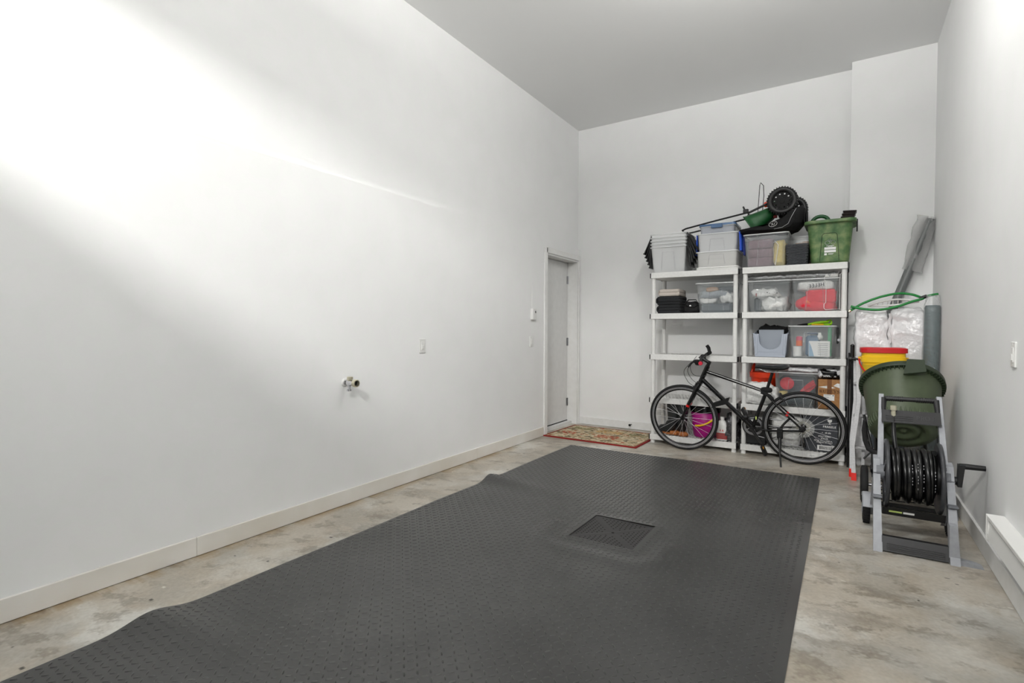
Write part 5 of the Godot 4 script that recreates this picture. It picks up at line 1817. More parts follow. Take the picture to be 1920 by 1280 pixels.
# ---------------------------------------------------------------- along the right wall
func hose_reel():
	var t := thing("hose_reel", "grey wheeled hose reel cart wound with black hose by the wall", "hose reel", Vector3(0.33, 0, -3.7))
	# side frames lean back from the front feet to the handle
	for s in [-1, 1]:
		var x: float = s * 0.164
		var g := G.new()
		# lower leg: wide moulded shell from the foot up to the axle
		var a := Vector3(x, 0.0, 0.235); var b := Vector3(s * 0.166, 0.46, -0.02)
		var wl := Vector3(0.021, 0, 0)
		var dp := Vector3(0, 0.012, -0.055)
		g.hexa([a - wl, a + wl, b + wl * 0.75, b - wl * 0.75, a - wl + dp * Vector3(1, 0, 1), a + wl + dp * Vector3(1, 0, 1), b + wl * 0.75 + dp, b - wl * 0.75 + dp])
		var leg := part(g, "side_leg", M.reel_grey, t)
		g = G.new()
		g.rbox(b + Vector3(0, -0.19, 0.115), Vector3(0.046, 0.012, 0.05), 0.003)
		part(g, "leg_joint", M.reel_grey2, leg)
		# upper upright to the handle
		g = G.new()
		var c := Vector3(s * 0.148, 0.4, -0.005); var d := Vector3(s * 0.139, 0.822, -0.235)
		var w2 := Vector3(0.015, 0, 0)
		var d2 := Vector3(0, -0.01, -0.035)
		g.hexa([c - w2, c + w2, d + w2 * 0.8, d - w2 * 0.8, c - w2 + d2, c + w2 + d2, d + w2 * 0.8 + d2, d - w2 * 0.8 + d2])
		part(g, "upright", M.reel_grey, t)
		# rear leg and wheel
		g = G.new()
		var e := Vector3(s * 0.172, 0.36, -0.02); var f := Vector3(s * 0.178, 0.07, -0.255)
		var w3 := Vector3(0.012, 0, 0)
		var d3 := Vector3(0, 0.03, 0.05)
		g.hexa([f - w3 + d3, f + w3 + d3, e + w3 + d3, e - w3 + d3, f - w3 - d3, f + w3 - d3, e + w3 - d3, e - w3 - d3])
		part(g, "rear_leg", M.reel_grey, t)
		g = G.new()
		g.lathe(Vector3(s * 0.205 - 0.02, 0.088, -0.262), Vector3(1, 0, 0), [[0.03, 0.0], [0.07, 0.0], [0.086, 0.006], [0.088, 0.02], [0.086, 0.034], [0.07, 0.04], [0.03, 0.04]], 32)
		var w := part(g, "wheel", M.black_matte, t)
		g = G.new()
		for k in 26:
			g.xf = Transform3D(Basis(Vector3(1, 0, 0), TAU * k / 26), Vector3(s * 0.205, 0.088, -0.262))
			g.box(Vector3(0, 0.088, 0), Vector3(0.034, 0.004, 0.008))
		part(g, "tread_ribs", M.black_matte, w).set_meta("kind", "stuff")
		g = G.new()
		g.lathe(Vector3(s * 0.205 - 0.024, 0.088, -0.262), Vector3(1, 0, 0), [[0, 0], [0.03, 0], [0.032, 0.004], [0.032, 0.044], [0.03, 0.048], [0, 0.048]], 18, true)
		part(g, "wheel_hub", M.reel_grey, w)
		# fender over the wheel
		g = G.new()
		var ring := []
		for k in 9:
			var an := lerpf(0.35, 2.5, k / 8.0)
			ring.append(Vector3(s * 0.2, 0.088 + sin(an) * 0.1, -0.262 + cos(an) * 0.1))
		g.tube(ring, 0.03, 8, false, true, 0.006)
		part(g, "fender", M.reel_grey, t)
	var g := G.new()
	g.cyl(Vector3(-0.2, 0.088, -0.262), Vector3(0.2, 0.088, -0.262), 0.009)
	part(g, "wheel_axle", M.steel, t)
	# outrigger foot on the right
	g = G.new()
	var ft := PackedVector2Array([Vector2(0.14, 0.0), Vector2(0.28, 0.0), Vector2(0.272, 0.012), Vector2(0.24, 0.02), Vector2(0.186, 0.026), Vector2(0.17, 0.2), Vector2(0.14, 0.2)])
	g.prism(ft, 0.17, 0.215)
	part(g, "outrigger_foot", M.reel_grey, t)
	# black cross members
	g = G.new()
	g.hexa([Vector3(-0.146, 0.008, 0.225), Vector3(0.146, 0.008, 0.225), Vector3(0.146, 0.08, 0.195), Vector3(-0.146, 0.08, 0.195), Vector3(-0.146, 0.008, 0.19), Vector3(0.146, 0.008, 0.19), Vector3(0.146, 0.08, 0.165), Vector3(-0.146, 0.08, 0.165)])
	var fb := part(g, "front_brace", M.reel_black, t)
	for k in 4:
		g = G.new()
		var yy := 0.018 + 0.009 * k
		g.box(Vector3(0, yy, 0.2265 - 0.4167 * (yy - 0.008)), Vector3(0.25, 0.0028, 0.003))
		part(g, "rib", M.reel_edge, fb)
	g = G.new()
	g.hexa([Vector3(-0.14, 0.668, -0.12), Vector3(0.14, 0.668, -0.12), Vector3(0.138, 0.735, -0.16), Vector3(-0.138, 0.735, -0.16), Vector3(-0.14, 0.66, -0.18), Vector3(0.14, 0.66, -0.18), Vector3(0.138, 0.725, -0.21), Vector3(-0.138, 0.725, -0.21)])
	var tray := part(g, "hose_guide_tray", M.reel_black, t)
	g = G.new()
	g.box(Vector3(0, 0.668, -0.118), Vector3(0.282, 0.005, 0.006))
	for k in 3: g.box(Vector3(-0.055, 0.682 + 0.01 * k, -0.127 - 0.006 * k), Vector3(0.13, 0.0025, 0.003))
	part(g, "tray_ribs", M.reel_edge, tray)
	text("PRO F", 0.034, M.reel_edge, tray, Vector3(0.07, 0.7, -0.137), "tray_lettering", Vector3(-0.53, 0, 0))
	g = G.new()
	g.lathe(Vector3(-0.082, 0.7, -0.15), Vector3.UP, [[0.013, 0], [0.013, 0.025], [0.011, 0.026], [0.011, 0.034], [0.017, 0.036], [0.017, 0.062], [0.012, 0.064], [0.012, 0.05]], 18, true)
	part(g, "tap_connector", M.brass, tray, "pale brass tap connector")
	# grip bar with rings
	g = G.new()
	g.tube([Vector3(-0.128, 0.795, -0.235), Vector3(0.128, 0.795, -0.235)], 0.0135, 16)
	for k in 8:
		for s in [-1, 1]:
			g.cyl(Vector3(s * (0.035 + 0.0105 * k) - 0.003, 0.795, -0.235), Vector3(s * (0.035 + 0.0105 * k) + 0.003, 0.795, -0.235), 0.0165, -1, 16)
	part(g, "grip_bar", M.reel_black, t)
	for s in [-1, 1]:
		g = G.new()
		g.tube([Vector3(s * 0.128, 0.795, -0.235), Vector3(s * 0.13, 0.74, -0.2), Vector3(s * 0.13, 0.7, -0.18)], [0.018, 0.014, 0.014], 10)
		part(g, "grip_bracket", M.reel_black, t)
	# drum: two flanges, core, wound hose
	var dc := Vector3(0, 0.385, -0.02)
	for s in [-1, 1]:
		g = G.new()
		g.lathe(dc + Vector3(s * 0.12 - 0.011, 0, 0), Vector3(1, 0, 0), [[0.06, 0.006], [0.17, 0.004], [0.178, 0.0], [0.192, 0.002], [0.196, 0.011], [0.192, 0.02], [0.178, 0.022], [0.17, 0.018], [0.06, 0.016]], 56)
		var fl := part(g, "flange", M.reel_dark, t)
		for k in 6:
			g = G.new()
			g.xf = Transform3D(Basis(Vector3(1, 0, 0), TAU * k / 6), dc)
			g.rbox(Vector3(s * 0.131, 0.1, 0), Vector3(0.006, 0.15, 0.02), 0.002)
			part(g, "flange_rib", M.reel_dark, fl)
		g = G.new()
		g.cyl(dc + Vector3(s * 0.128, 0, 0), dc + Vector3(s * 0.168, 0, 0), 0.045, -1, 24)
		part(g, "bearing", M.reel_grey2, t)
	g = G.new()
	g.cyl(dc + Vector3(-0.12, 0, 0), dc + Vector3(0.12, 0, 0), 0.09, -1, 32)
	part(g, "drum_core", M.black, t)
	g = G.new()
	var pts := []
	var turns := 8
	for k in turns * 26 + 1:
		var an := TAU * k / 26.0
		var u := k / (turns * 26.0)
		pts.append(dc + Vector3(-0.098 + 0.196 * u + 0.006 * sin(an * 0.5), cos(an) * (0.142 + 0.006 * sin(an * 0.37)), sin(an) * (0.142 + 0.006 * sin(an * 0.37))))
	g.tube(pts, 0.0135, 10)
	part(g, "wound_hose", M.hose_black, t, "glossy black hose")
	g = G.new()
	pts = []
	for k in 7 * 26 + 1:
		var an := TAU * k / 26.0
		pts.append(dc + Vector3(0.095 - 0.19 * k / (7 * 26.0), cos(an) * 0.118, sin(an) * 0.118))
	g.tube(pts, 0.0118, 8)
	part(g, "inner_hose", M.hose_black, t)
	# pale print along some windings
	g = G.new()
	for j in 5:
		var u := (3.6 + j * 1.0) / 8.0
		for k in 9:
			if (k * 7 + j * 3) % 4 == 0: continue
			var an := 0.9 + 0.11 * k + 0.04 * j
			var r := 0.1562
			var p := dc + Vector3(-0.098 + 0.196 * u, cos(an) * r, sin(an) * r)
			g.xf = Transform3D(Basis(Vector3(1, 0, 0), an), p)
			g.box(Vector3.ZERO, Vector3(0.0026, 0.0008, 0.008))
	part(g, "hose_print", M.grey_print, t).set_meta("kind", "stuff")
	g = G.new()
	g.tube([dc + Vector3(-0.08, 0.14, 0.03), Vector3(-0.082, 0.6, -0.09), Vector3(-0.082, 0.7, -0.15)], 0.0115, 10)
	part(g, "feed_hose", M.hose_black, t)
	# plate under the drum with a small yellow and white sticker
	g = G.new()
	g.hexa([Vector3(-0.14, 0.165, 0.07), Vector3(0.14, 0.165, 0.07), Vector3(0.14, 0.215, 0.1), Vector3(-0.14, 0.215, 0.1), Vector3(-0.14, 0.15, -0.02), Vector3(0.14, 0.15, -0.02), Vector3(0.14, 0.18, -0.02), Vector3(-0.14, 0.18, -0.02)])
	var pl := part(g, "lower_brace", M.reel_black, t)
	g = G.new()
	g.xf = Transform3D(Basis(Vector3(1, 0, 0), 0.54), Vector3(-0.05, 0.192, 0.088))
	g.box(Vector3(0.03, 0, 0.001), Vector3(0.05, 0.014, 0.001))
	part(g, "sticker", M.print_white, pl, "white sticker")
	g = G.new()
	g.xf = Transform3D(Basis(Vector3(1, 0, 0), 0.54), Vector3(-0.05, 0.192, 0.088))
	g.box(Vector3(-0.03, 0, 0.001), Vector3(0.06, 0.012, 0.001))
	part(g, "sticker", M.lime_pale, pl, "yellow green sticker")
	# crank on the right
	g = G.new()
	g.cyl(dc + Vector3(0.165, 0, 0), dc + Vector3(0.2, 0, 0), 0.022, -1, 18)
	g.hexa([Vector3(0.196, 0.36, 0.02), Vector3(0.214, 0.36, 0.02), Vector3(0.226, 0.48, 0.02), Vector3(0.198, 0.48, 0.02), Vector3(0.196, 0.36, -0.03), Vector3(0.214, 0.36, -0.03), Vector3(0.226, 0.48, -0.03), Vector3(0.198, 0.48, -0.03)])
	var ck := part(g, "crank_arm", M.black, t)
	g = G.new()
	g.tube([Vector3(0.205, 0.47, -0.005), Vector3(0.23, 0.472, -0.005), Vector3(0.312, 0.472, -0.005)], [0.016, 0.0155, 0.014], 14)
	part(g, "crank_grip", M.black, ck)

func reel_mower():
	var t := thing("push_mower", "black push mower with grey wheel covers behind the hose reel", "mower", Vector3(0.34, 0, -4.42))
	var g := G.new()
	for s in [-1, 1]:
		g = G.new()
		g.lathe(Vector3(s * 0.215 - 0.022, 0.13, 0), Vector3(1, 0, 0), [[0.06, 0.0], [0.11, 0.0], [0.128, 0.006], [0.13, 0.022], [0.128, 0.038], [0.11, 0.044], [0.06, 0.044]], 36)
		var w := part(g, "wheel", M.tyre, t)
		g = G.new()
		g.lathe(Vector3(s * 0.215 - 0.02, 0.13, 0), Vector3(1, 0, 0), [[0, 0], [0.1, 0], [0.1, 0.04], [0, 0.04]], 28, true)
		part(g, "wheel_disc", M.black, w)
	g = G.new()
	g.cyl(Vector3(-0.19, 0.13, 0), Vector3(0.19, 0.13, 0), 0.012)
	part(g, "axle", M.steel, t)
	for k in 5:
		g = G.new()
		var pts := []
		for q in 13:
			var u := q / 12.0
			var a := TAU * k / 5 + u * 1.2
			pts.append(Vector3(-0.17 + 0.34 * u, 0.115 + cos(a) * 0.075, sin(a) * 0.075))
		g.tube(pts, 0.012, 6, false, true, 0.003)
		part(g, "blade", M.blade, t)
	g = G.new()
	g.hexa([Vector3(-0.18, 0.02, 0.1), Vector3(0.18, 0.02, 0.1), Vector3(0.18, 0.028, 0.1), Vector3(-0.18, 0.028, 0.1), Vector3(-0.18, 0.02, 0.02), Vector3(0.18, 0.02, 0.02), Vector3(0.18, 0.028, 0.02), Vector3(-0.18, 0.028, 0.02)])
	part(g, "cutter_bar", M.black, t)
	g = G.new()
	g.rbox(Vector3(0, 0.235, -0.03), Vector3(0.36, 0.05, 0.16), 0.015)
	part(g, "top_cover", M.black, t)
	# handle tubes that the green tub lies on
	for s in [-1, 1]:
		g = G.new()
		g.tube([Vector3(s * 0.15, 0.2, -0.02), Vector3(s * 0.14, 0.45, -0.28), Vector3(s * 0.13, 0.62, -0.45), Vector3(s * 0.13, 0.72, -0.55)], 0.012, 10)
		part(g, "handle_tube", M.black, t)
	g = G.new()
	g.tube([Vector3(-0.13, 0.72, -0.55), Vector3(0.13, 0.72, -0.55)], 0.012, 10)
	part(g, "handle_bar", M.black, t)
	# loose grip and cable at the left
	g = G.new()
	g.tube([Vector3(-0.215, 0.56, -0.15), Vector3(-0.215, 0.49, -0.12), Vector3(-0.21, 0.42, -0.1), Vector3(-0.19, 0.37, -0.06), Vector3(-0.13, 0.34, 0.0), Vector3(-0.08, 0.33, 0.02)], [0.01, 0.018, 0.016, 0.018, 0.018, 0.014], 12)
	part(g, "folded_grip", M.black_matte, t)
	g = G.new()
	g.tube([Vector3(-0.22, 0.6, -0.15), Vector3(-0.2, 0.5, -0.14), Vector3(-0.17, 0.36, -0.05), Vector3(-0.16, 0.25, 0.02), Vector3(-0.155, 0.2, 0.03)], 0.009, 8)
	g.tube([Vector3(-0.17, 0.36, -0.04), Vector3(-0.22, 0.3, -0.03)], 0.006, 6)
	part(g, "cable", M.black, t)

func garden_tub():
	# round tub lying tipped, its ringed base turned to the viewer
	var al := 0.80
	var d := Vector3(0, sin(al), -cos(al))
	var base := Vector3(0.345, 0.505, -4.44)
	var t := thing("garden_tub", "dark green round garbage tub tipped over with its ringed base showing", "tub", base)
	var g := G.new()
	g.lathe(Vector3.ZERO, d, [[0.0, 0.014], [0.012, 0.014], [0.018, 0.024], [0.048, 0.026], [0.056, 0.008], [0.085, 0.008], [0.094, 0.03], [0.114, 0.03], [0.122, 0.004], [0.148, 0.0], [0.158, 0.014], [0.18, 0.014], [0.19, 0.034]], 64)
	part(g, "ringed_base", M.tub_green, t)
	g = G.new()
	g.lathe(Vector3.ZERO, d, [[0.19, 0.03], [0.197, 0.07], [0.2, 0.1], [0.232, 0.40], [0.236, 0.43]], 72)
	g.lathe(Vector3.ZERO, d, [[0.228, 0.43], [0.224, 0.40], [0.19, 0.1], [0.18, 0.04], [0, 0.035]], 48)
	part(g, "tub_wall", M.tub_green, t)
	# short flutes round the foot
	var f := G.frame(d)
	for k in 48:
		var a := TAU * k / 48
		var o := f.x * cos(a) + f.z * sin(a)
		g = G.new()
		g.tube([o * 0.187 + f.y * 0.022, o * 0.198 + f.y * 0.05, o * 0.2015 + f.y * 0.085], [0.003, 0.006, 0.002], 6)
		part(g, "flute", M.tub_green, t)
	g = G.new()
	g.lathe(Vector3.ZERO, d, [[0.234, 0.40], [0.256, 0.402], [0.258, 0.41], [0.256, 0.44], [0.25, 0.446], [0.236, 0.446], [0.226, 0.43]], 72, true)
	var rim := part(g, "rim", M.tub_dark, t)
	for k in 60:
		var a := TAU * k / 60
		var o := f.x * cos(a) + f.z * sin(a)
		g = G.new()
		g.xf = Transform3D(Basis(o.cross(f.y).normalized(), f.y, o), o * 0.243 + f.y * 0.396)
		g.box(Vector3.ZERO, Vector3(0.003, 0.022, 0.022))
		part(g, "rim_rib", M.tub_dark, rim)
	# grab handle on the upper side of the rim
	var up := Vector3(0, cos(al), sin(al))
	g = G.new()
	g.xf = Transform3D(Basis(Vector3(1, 0, 0), d, Vector3(1, 0, 0).cross(d)), up * 0.252 + d * 0.39)
	var zf := -1.0 if g.xf.basis.z.dot(up) < 0 else 1.0
	g.hexa([Vector3(-0.005, -0.075, zf * 0.0), Vector3(0.12, -0.05, zf * 0.0), Vector3(0.115, 0.05, zf * 0.0), Vector3(0.02, 0.055, zf * 0.0), Vector3(-0.005, -0.075, zf * 0.014), Vector3(0.12, -0.05, zf * 0.014), Vector3(0.115, 0.05, zf * 0.022), Vector3(0.02, 0.055, zf * 0.022)])
	part(g, "grab_handle", M.tub_dark, t)

func bags_and_bucket():
	# plinth crate, bucket on it
	var c := thing("storage_crate", "grey plastic crate under the yellow bucket behind the green tub", "crate", Vector3(0.3, 0, -5.28))
	part(bin_shell(0.2, 0.22, 0.24, 0.26, 0.68, 0.03, 0.004, 0.012), "crate_body", M.slate, c)
	var g := G.new()
	g.loft(Vector3(0, 0.68, 0), [[0.25, 0.27, 0.03, 0.0], [0.255, 0.275, 0.03, 0.004], [0.25, 0.27, 0.03, 0.02], [0.23, 0.25, 0.03, 0.022]], true, true)
	part(g, "lid", M.slate, c)
	for k in 2:
		g = G.new()
		g.rbox(Vector3(0, 0.2 + 0.23 * k, 0.122), Vector3(0.14, 0.02, 0.012), 0.004)
		part(g, "rib", M.slate, c)
	var t := thing("bucket", "yellow rectangular bucket with a red lid and red handle", "bucket", Vector3(0.262, 0.7025, -5.28))
	var h := 0.35
	g = G.new()
	g.loft(Vector3.ZERO, [[0.25, 0.22, 0.05, 0.0], [0.258, 0.228, 0.05, 0.01], [0.285, 0.255, 0.05, h - 0.1], [0.302, 0.272, 0.05, h - 0.1], [0.304, 0.274, 0.05, h - 0.055], [0.292, 0.262, 0.05, h - 0.052], [0.294, 0.264, 0.05, h]], true, true)
	var pail := part(g, "pail", M.yellow, t)
	g = G.new()
	g.loft(Vector3.ZERO, [[0.262, 0.232, 0.05, h - 0.33], [0.2865, 0.2565, 0.05, h - 0.12]], false, false)
	part(g, "printed_label", M.label_print, pail, "yellow label with fine print")
	g = G.new()
	g.loft(Vector3(0, h, 0), [[0.312, 0.282, 0.055, -0.022], [0.318, 0.288, 0.055, -0.02], [0.318, 0.288, 0.055, 0.014], [0.306, 0.276, 0.05, 0.018], [0.28, 0.25, 0.045, 0.012]], false, true)
	part(g, "lid", M.red_lid, t, "red snap lid")
	g = G.new()
	for s in [-1, 1]:
		g.cyl(Vector3(s * 0.15, h - 0.075, 0), Vector3(s * 0.17, h - 0.075, 0), 0.016, -1, 14)
	part(g, "handle_lug", M.yellow, t)
	g = G.new()
	var pts := []
	for k in 13:
		var a := PI * k / 12
		pts.append(Vector3(-cos(a) * 0.165, h - 0.075 - sin(a) * 0.15, 0.03 + sin(a) * 0.13))
	g.tube(pts, 0.006, 8)
	part(g, "bail_handle", M.red_lid, t, "red handle")
	# two tall white wrapped packs
	for i in 2:
		var p := thing("wrapped_pack", ["tall white plastic wrapped pack beside the shelf unit", "tall white plastic wrapped pack beside the teal wrapped roll"][i], "pack", Vector3(0.197 + 0.247 * i, 0, -5.69))
		g = G.new()
		g.lump(Vector3(0, 0.7, 0), Vector3(0.244, 1.4, 0.3), 0.2, 0.035, 6, 43 + i, 60, 64)
		part(g, "wrapping", M.bag_wrap, p)
		g = G.new()
		var seam := []
		for k in 30:
			seam.append(Vector3((0.118 if i == 0 else -0.118) + 0.006 * sin(k * 1.9), 1.36 - 0.03 * k, 0.135 + 0.005 * cos(k * 2.7)))
		g.tube(seam, 0.007, 6)
		part(g, "seam", M.bag_wrap, p)
	# teal foam roll in clear film
	t = thing("wrapped_roll", "tall teal grey roll in shiny clear film in the corner", "roll", Vector3(0.585, 0, -5.45))
	t.rotation.z = -0.008
	g = G.new()
	g.lathe(Vector3.ZERO, Vector3.UP, [[0, 0], [0.048, 0], [0.052, 0.01], [0.052, 1.4], [0.046, 1.42], [0, 1.42]], 30)
	part(g, "roll_core", M.teal, t)
	g = G.new()
	var rings := []
	var nz := FastNoiseLite.new()
	nz.seed = 5
	for j in 60:
		var y := 0.005 + 1.5 * j / 59
		var ring := PackedVector3Array()
		for k in 36:
			var a := TAU * k / 36
			var r := 0.059 + 0.014 * nz.get_noise_3d(cos(a) * 60, y * 260, sin(a) * 60)
			if y > 1.42: r *= 1.0 - 0.45 * (y - 1.42) / 0.08 + 0.25 * sin(a * 7)  * (y - 1.42) / 0.08
			ring.append(Vector3(cos(a) * r, y, sin(a) * r))
		rings.append(ring)
	g.smooth(1)
	g.skin(rings)
	part(g, "clear_film", M.film, t, "crinkled clear film")
	# grey pipe leaning behind the packs, its top in bubble wrap
	t = thing("grey_pipe", "long grey plastic pipe leaning in the corner with bubble wrap on top", "pipe", Vector3(0.075, 0.55, -5.9))
	var top := Vector3(0.545, 1.65, 0.02)
	var dr := top.normalized()
	g = G.new()
	g.tube([Vector3.ZERO, top], 0.036, 22)
	part(g, "pipe_body", M.pipe, t)
	g = G.new()
	g.tube([Vector3.ZERO, top * 0.5], 0.036, 22)
	rings = []
	var f := G.frame(dr)
	var s0 := 1.27
	for j in 22:
		var u := j / 21.0
		var ring := PackedVector3Array()
		for k in 30:
			var a := TAU * k / 30
			var r := 0.041 + 0.012 * (nz.get_noise_3d(cos(a) * 90, u * 260, sin(a) * 90) + 0.3)
			var o := f.x * cos(a) + f.z * sin(a)
			# loose flaps left and right of the pipe
			var side := o.x
			r += 0.1 * pow(absf(side), 5) * (0.25 + 0.9 * u if side < 0 else 0.75 * (1.0 - u)) * (0.8 + 0.3 * nz.get_noise_2d(u * 300, k * 4))
			ring.append(dr * (s0 + (top.length() - s0 + 0.015) * u) + o * r * Vector3(1, 1, 0.75))
		rings.append(ring)
	g = G.new()
	g.smooth(1)
	g.skin(rings)
	part(g, "bubble_wrap", M.bubble, t, "clear bubble wrap sleeve")
	# white slatted plastic rack lying on the packs
	t = thing("slatted_rack", "curved white plastic slatted rack lying on the wrapped packs", "rack", Vector3(0.33, 1.402, -5.62))
	var arcs := []
	for q in 2:
		pts = []
		for k in 11:
			var u := k / 10.0
			pts.append(Vector3(-0.17 + 0.36 * u, 0.016 + 0.05 * u * 0.6 + (0.05 if q == 0 else 0.012) * sin(PI * u) * (0.7 if q == 0 else -1.0) + 0.012, 0.06 - 0.02 * q))
		arcs.append(pts)
		g = G.new()
		g.tube(pts, 0.011, 8, false, true, 0.008)
		part(g, "rail", M.white_plastic, t)
	for k in [2, 3, 4, 5, 6, 7, 8]:
		g = G.new()
		g.tube([arcs[0][k], arcs[1][k]], 0.004, 6)
		part(g, "slat", M.white_plastic, t)
	# green garden hose loop over everything
	t = thing("garden_hose", "loop of bright green garden hose draped over the white packs", "hose", Vector3(0.3, 1.42, -5.5))
	var ctrl := [Vector3(-0.265, -0.028, 0.0), Vector3(-0.17, 0.035, -0.01), Vector3(-0.05, 0.085, -0.02), Vector3(0.07, 0.11, -0.03), Vector3(0.16, 0.1, -0.03), Vector3(0.215, 0.075, 0.0), Vector3(0.235, 0.06, 0.025), Vector3(0.16, 0.035, 0.03), Vector3(0.06, -0.005, 0.035), Vector3(-0.06, -0.028, 0.035), Vector3(-0.17, -0.02, 0.03), Vector3(-0.265, 0.005, 0.02)]
	var crv := Curve3D.new()
	for i in ctrl.size():
		var a: Vector3 = ctrl[maxi(i - 1, 0)]; var b: Vector3 = ctrl[mini(i + 1, ctrl.size() - 1)]
		crv.add_point(ctrl[i], (a - b) / 6, (b - a) / 6)
	g = G.new()
	g.tube(Array(crv.tessellate(4, 3)), 0.0105, 10)
	part(g, "hose_loop", M.hose_green, t)
	g = G.new()
	g.tube([Vector3(0.225, 0.062, 0.02), Vector3(0.25, 0.076, 0.02), Vector3(0.3, 0.088, 0.01), Vector3(0.335, 0.094, 0.0)], 0.0105, 10)
	part(g, "hose_end", M.hose_green, t)
	g = G.new()
	g.tube([Vector3(0.215, 0.06, 0.022), Vector3(0.262, 0.079, 0.02)], 0.015, 12)
	part(g, "coupling", M.black, t, "black coupling")
	g = G.new()
	g.tube([Vector3(-0.265, -0.028, 0.0), Vector3(-0.28, -0.04, 0.0)], 0.013, 10)
	part(g, "end_fitting", M.brass, t)

func ladder_and_poles():
	# folded aluminium step ladder standing beside the shelf
	var t := thing("step_ladder", "folded aluminium step ladder with red feet beside the shelf unit", "ladder", Vector3(0, 0, 0))
	var front := [Vector3(0.092, 1.0, -5.35), Vector3(0.1, 0.62, -5.22), Vector3(0.06, 0.27, -5.09), Vector3(0.07, 0.055, -5.03), Vector3(0.071, 0.0, -5.02)]
	var rear := [Vector3(0.135, 0.99, -5.36), Vector3(0.137, 0.55, -5.28), Vector3(0.136, 0.05, -5.2), Vector3(0.136, 0.0, -5.19)]
	for q in [[front, 0.03, 0.022], [rear, 0.022, 0.018]]:
		var g := G.new()
		var rings := []
		for i in q[0].size() - 1:
			var p: Vector3 = q[0][i]
			var hx: float = q[1] / 2
			rings.append(PackedVector3Array([p + Vector3(-hx, 0, q[2] / 2), p + Vector3(hx, 0, q[2] / 2), p + Vector3(hx, 0, -q[2] / 2), p + Vector3(-hx, 0, -q[2] / 2)]))
		g.skin(rings, true, true, true)
		part(g, "rail", M.alu, t)
	var g := G.new()
	g.hexa([Vector3(0.054, 0, -5.006), Vector3(0.09, 0, -5.006), Vector3(0.088, 0.06, -5.014), Vector3(0.055, 0.06, -5.014), Vector3(0.054, 0, -5.04), Vector3(0.09, 0, -5.04), Vector3(0.088, 0.06, -5.045), Vector3(0.055, 0.06, -5.045)])
	part(g, "foot", M.red_foot, t, "red rubber foot")
	# the second front rail, hidden behind, shows as a pale edge with its own foot
	g = G.new()
	var rings := []
	for p in [Vector3(0.07, 0.98, -5.42), Vector3(0.074, 0.62, -5.31), Vector3(0.05, 0.3, -5.2), Vector3(0.052, 0.07, -5.13)]:
		rings.append(PackedVector3Array([p + Vector3(-0.01, 0, 0.011), p + Vector3(0.01, 0, 0.011), p + Vector3(0.01, 0, -0.011), p + Vector3(-0.01, 0, -0.011)]))
	g.skin(rings, true, true, true)
	part(g, "rail", M.alu, t)
	g = G.new()
	g.rbox(Vector3(0.052, 0.035, -5.128), Vector3(0.026, 0.07, 0.03), 0.004)
	part(g, "foot", M.red_foot, t, "red rubber foot")
	g = G.new()
	g.rbox(Vector3(0.137, 0.03, -5.193), Vector3(0.026, 0.06, 0.026), 0.004)
	part(g, "foot", M.reel_grey2, t, "grey rubber foot")
	for k in 3:
		g = G.new()
		var y: float = [0.24, 0.5, 0.76][k]
		g.rbox(Vector3(0.15, y, -5.17 - 0.08 * k), Vector3(0.17, 0.02, 0.05), 0.004)
		part(g, "tread", M.alu, t)
	g = G.new()
	g.tube([Vector3(0.05, 0.97, -5.345), Vector3(0.1, 0.965, -5.335)], 0.014, 12)
	g.cyl(Vector3(0.03, 0.97, -5.35), Vector3(0.052, 0.97, -5.345), 0.024, 0.02, 16)
	part(g, "hinge_knob", M.black, t, "black hinge knob")
	# tool handles standing behind it
	var spots := [[Vector3(0.052, 0, -5.42), 1.09, 0.016, "round capped black tool handle standing behind the step ladder"], [Vector3(0.03, 0, -5.47), 1.02, 0.009, "thin black pole standing beside the shelf post"]]
	for s in spots:
		var p := thing("tool_pole", s[3], "pole", s[0])
		g = G.new()
		g.tube([Vector3.ZERO, Vector3(0, s[1] * 0.72, 0), Vector3(0, s[1] * 0.73, 0), Vector3(0, s[1] - 0.01, 0)], [s[2] * 0.8, s[2] * 0.8, s[2], s[2]], 14)
		part(g, "shaft", M.black, p)
		g = G.new()
		g.lump(Vector3(0, s[1] - 0.012, 0), Vector3.ONE * s[2] * 2.1, 1.0, 0, 1, 1, 16, 10)
		part(g, "end_cap", M.black_gloss, p)

func door_rug():
	var t := thing("door_rug", "patterned red bordered rug in front of the white door", "rug", Vector3(-2.335, 0, -5.55))
	t.rotation.y = -0.025
	var w := 1.11
	var d := 0.8
	var g := G.new()
	g.loft(Vector3.ZERO, [[w, d, 0.012, 0.0], [w + 0.004, d + 0.004, 0.012, 0.003], [w, d, 0.012, 0.011]], true, true)
	part(g, "border", M.rug_red, t, "red woven border")
	var pm := PlaneMesh.new()
	pm.size = Vector2(w - 0.045, d - 0.045)
	var m := mat(Color.WHITE, 0.95)
	m.albedo_texture = rug_print()
	m.texture_filter = BaseMaterial3D.TEXTURE_FILTER_LINEAR_WITH_MIPMAPS
	var o := part(pm, "woven_field", m, t, "beige field of pictorial patches")
	o.position.y = 0.0118

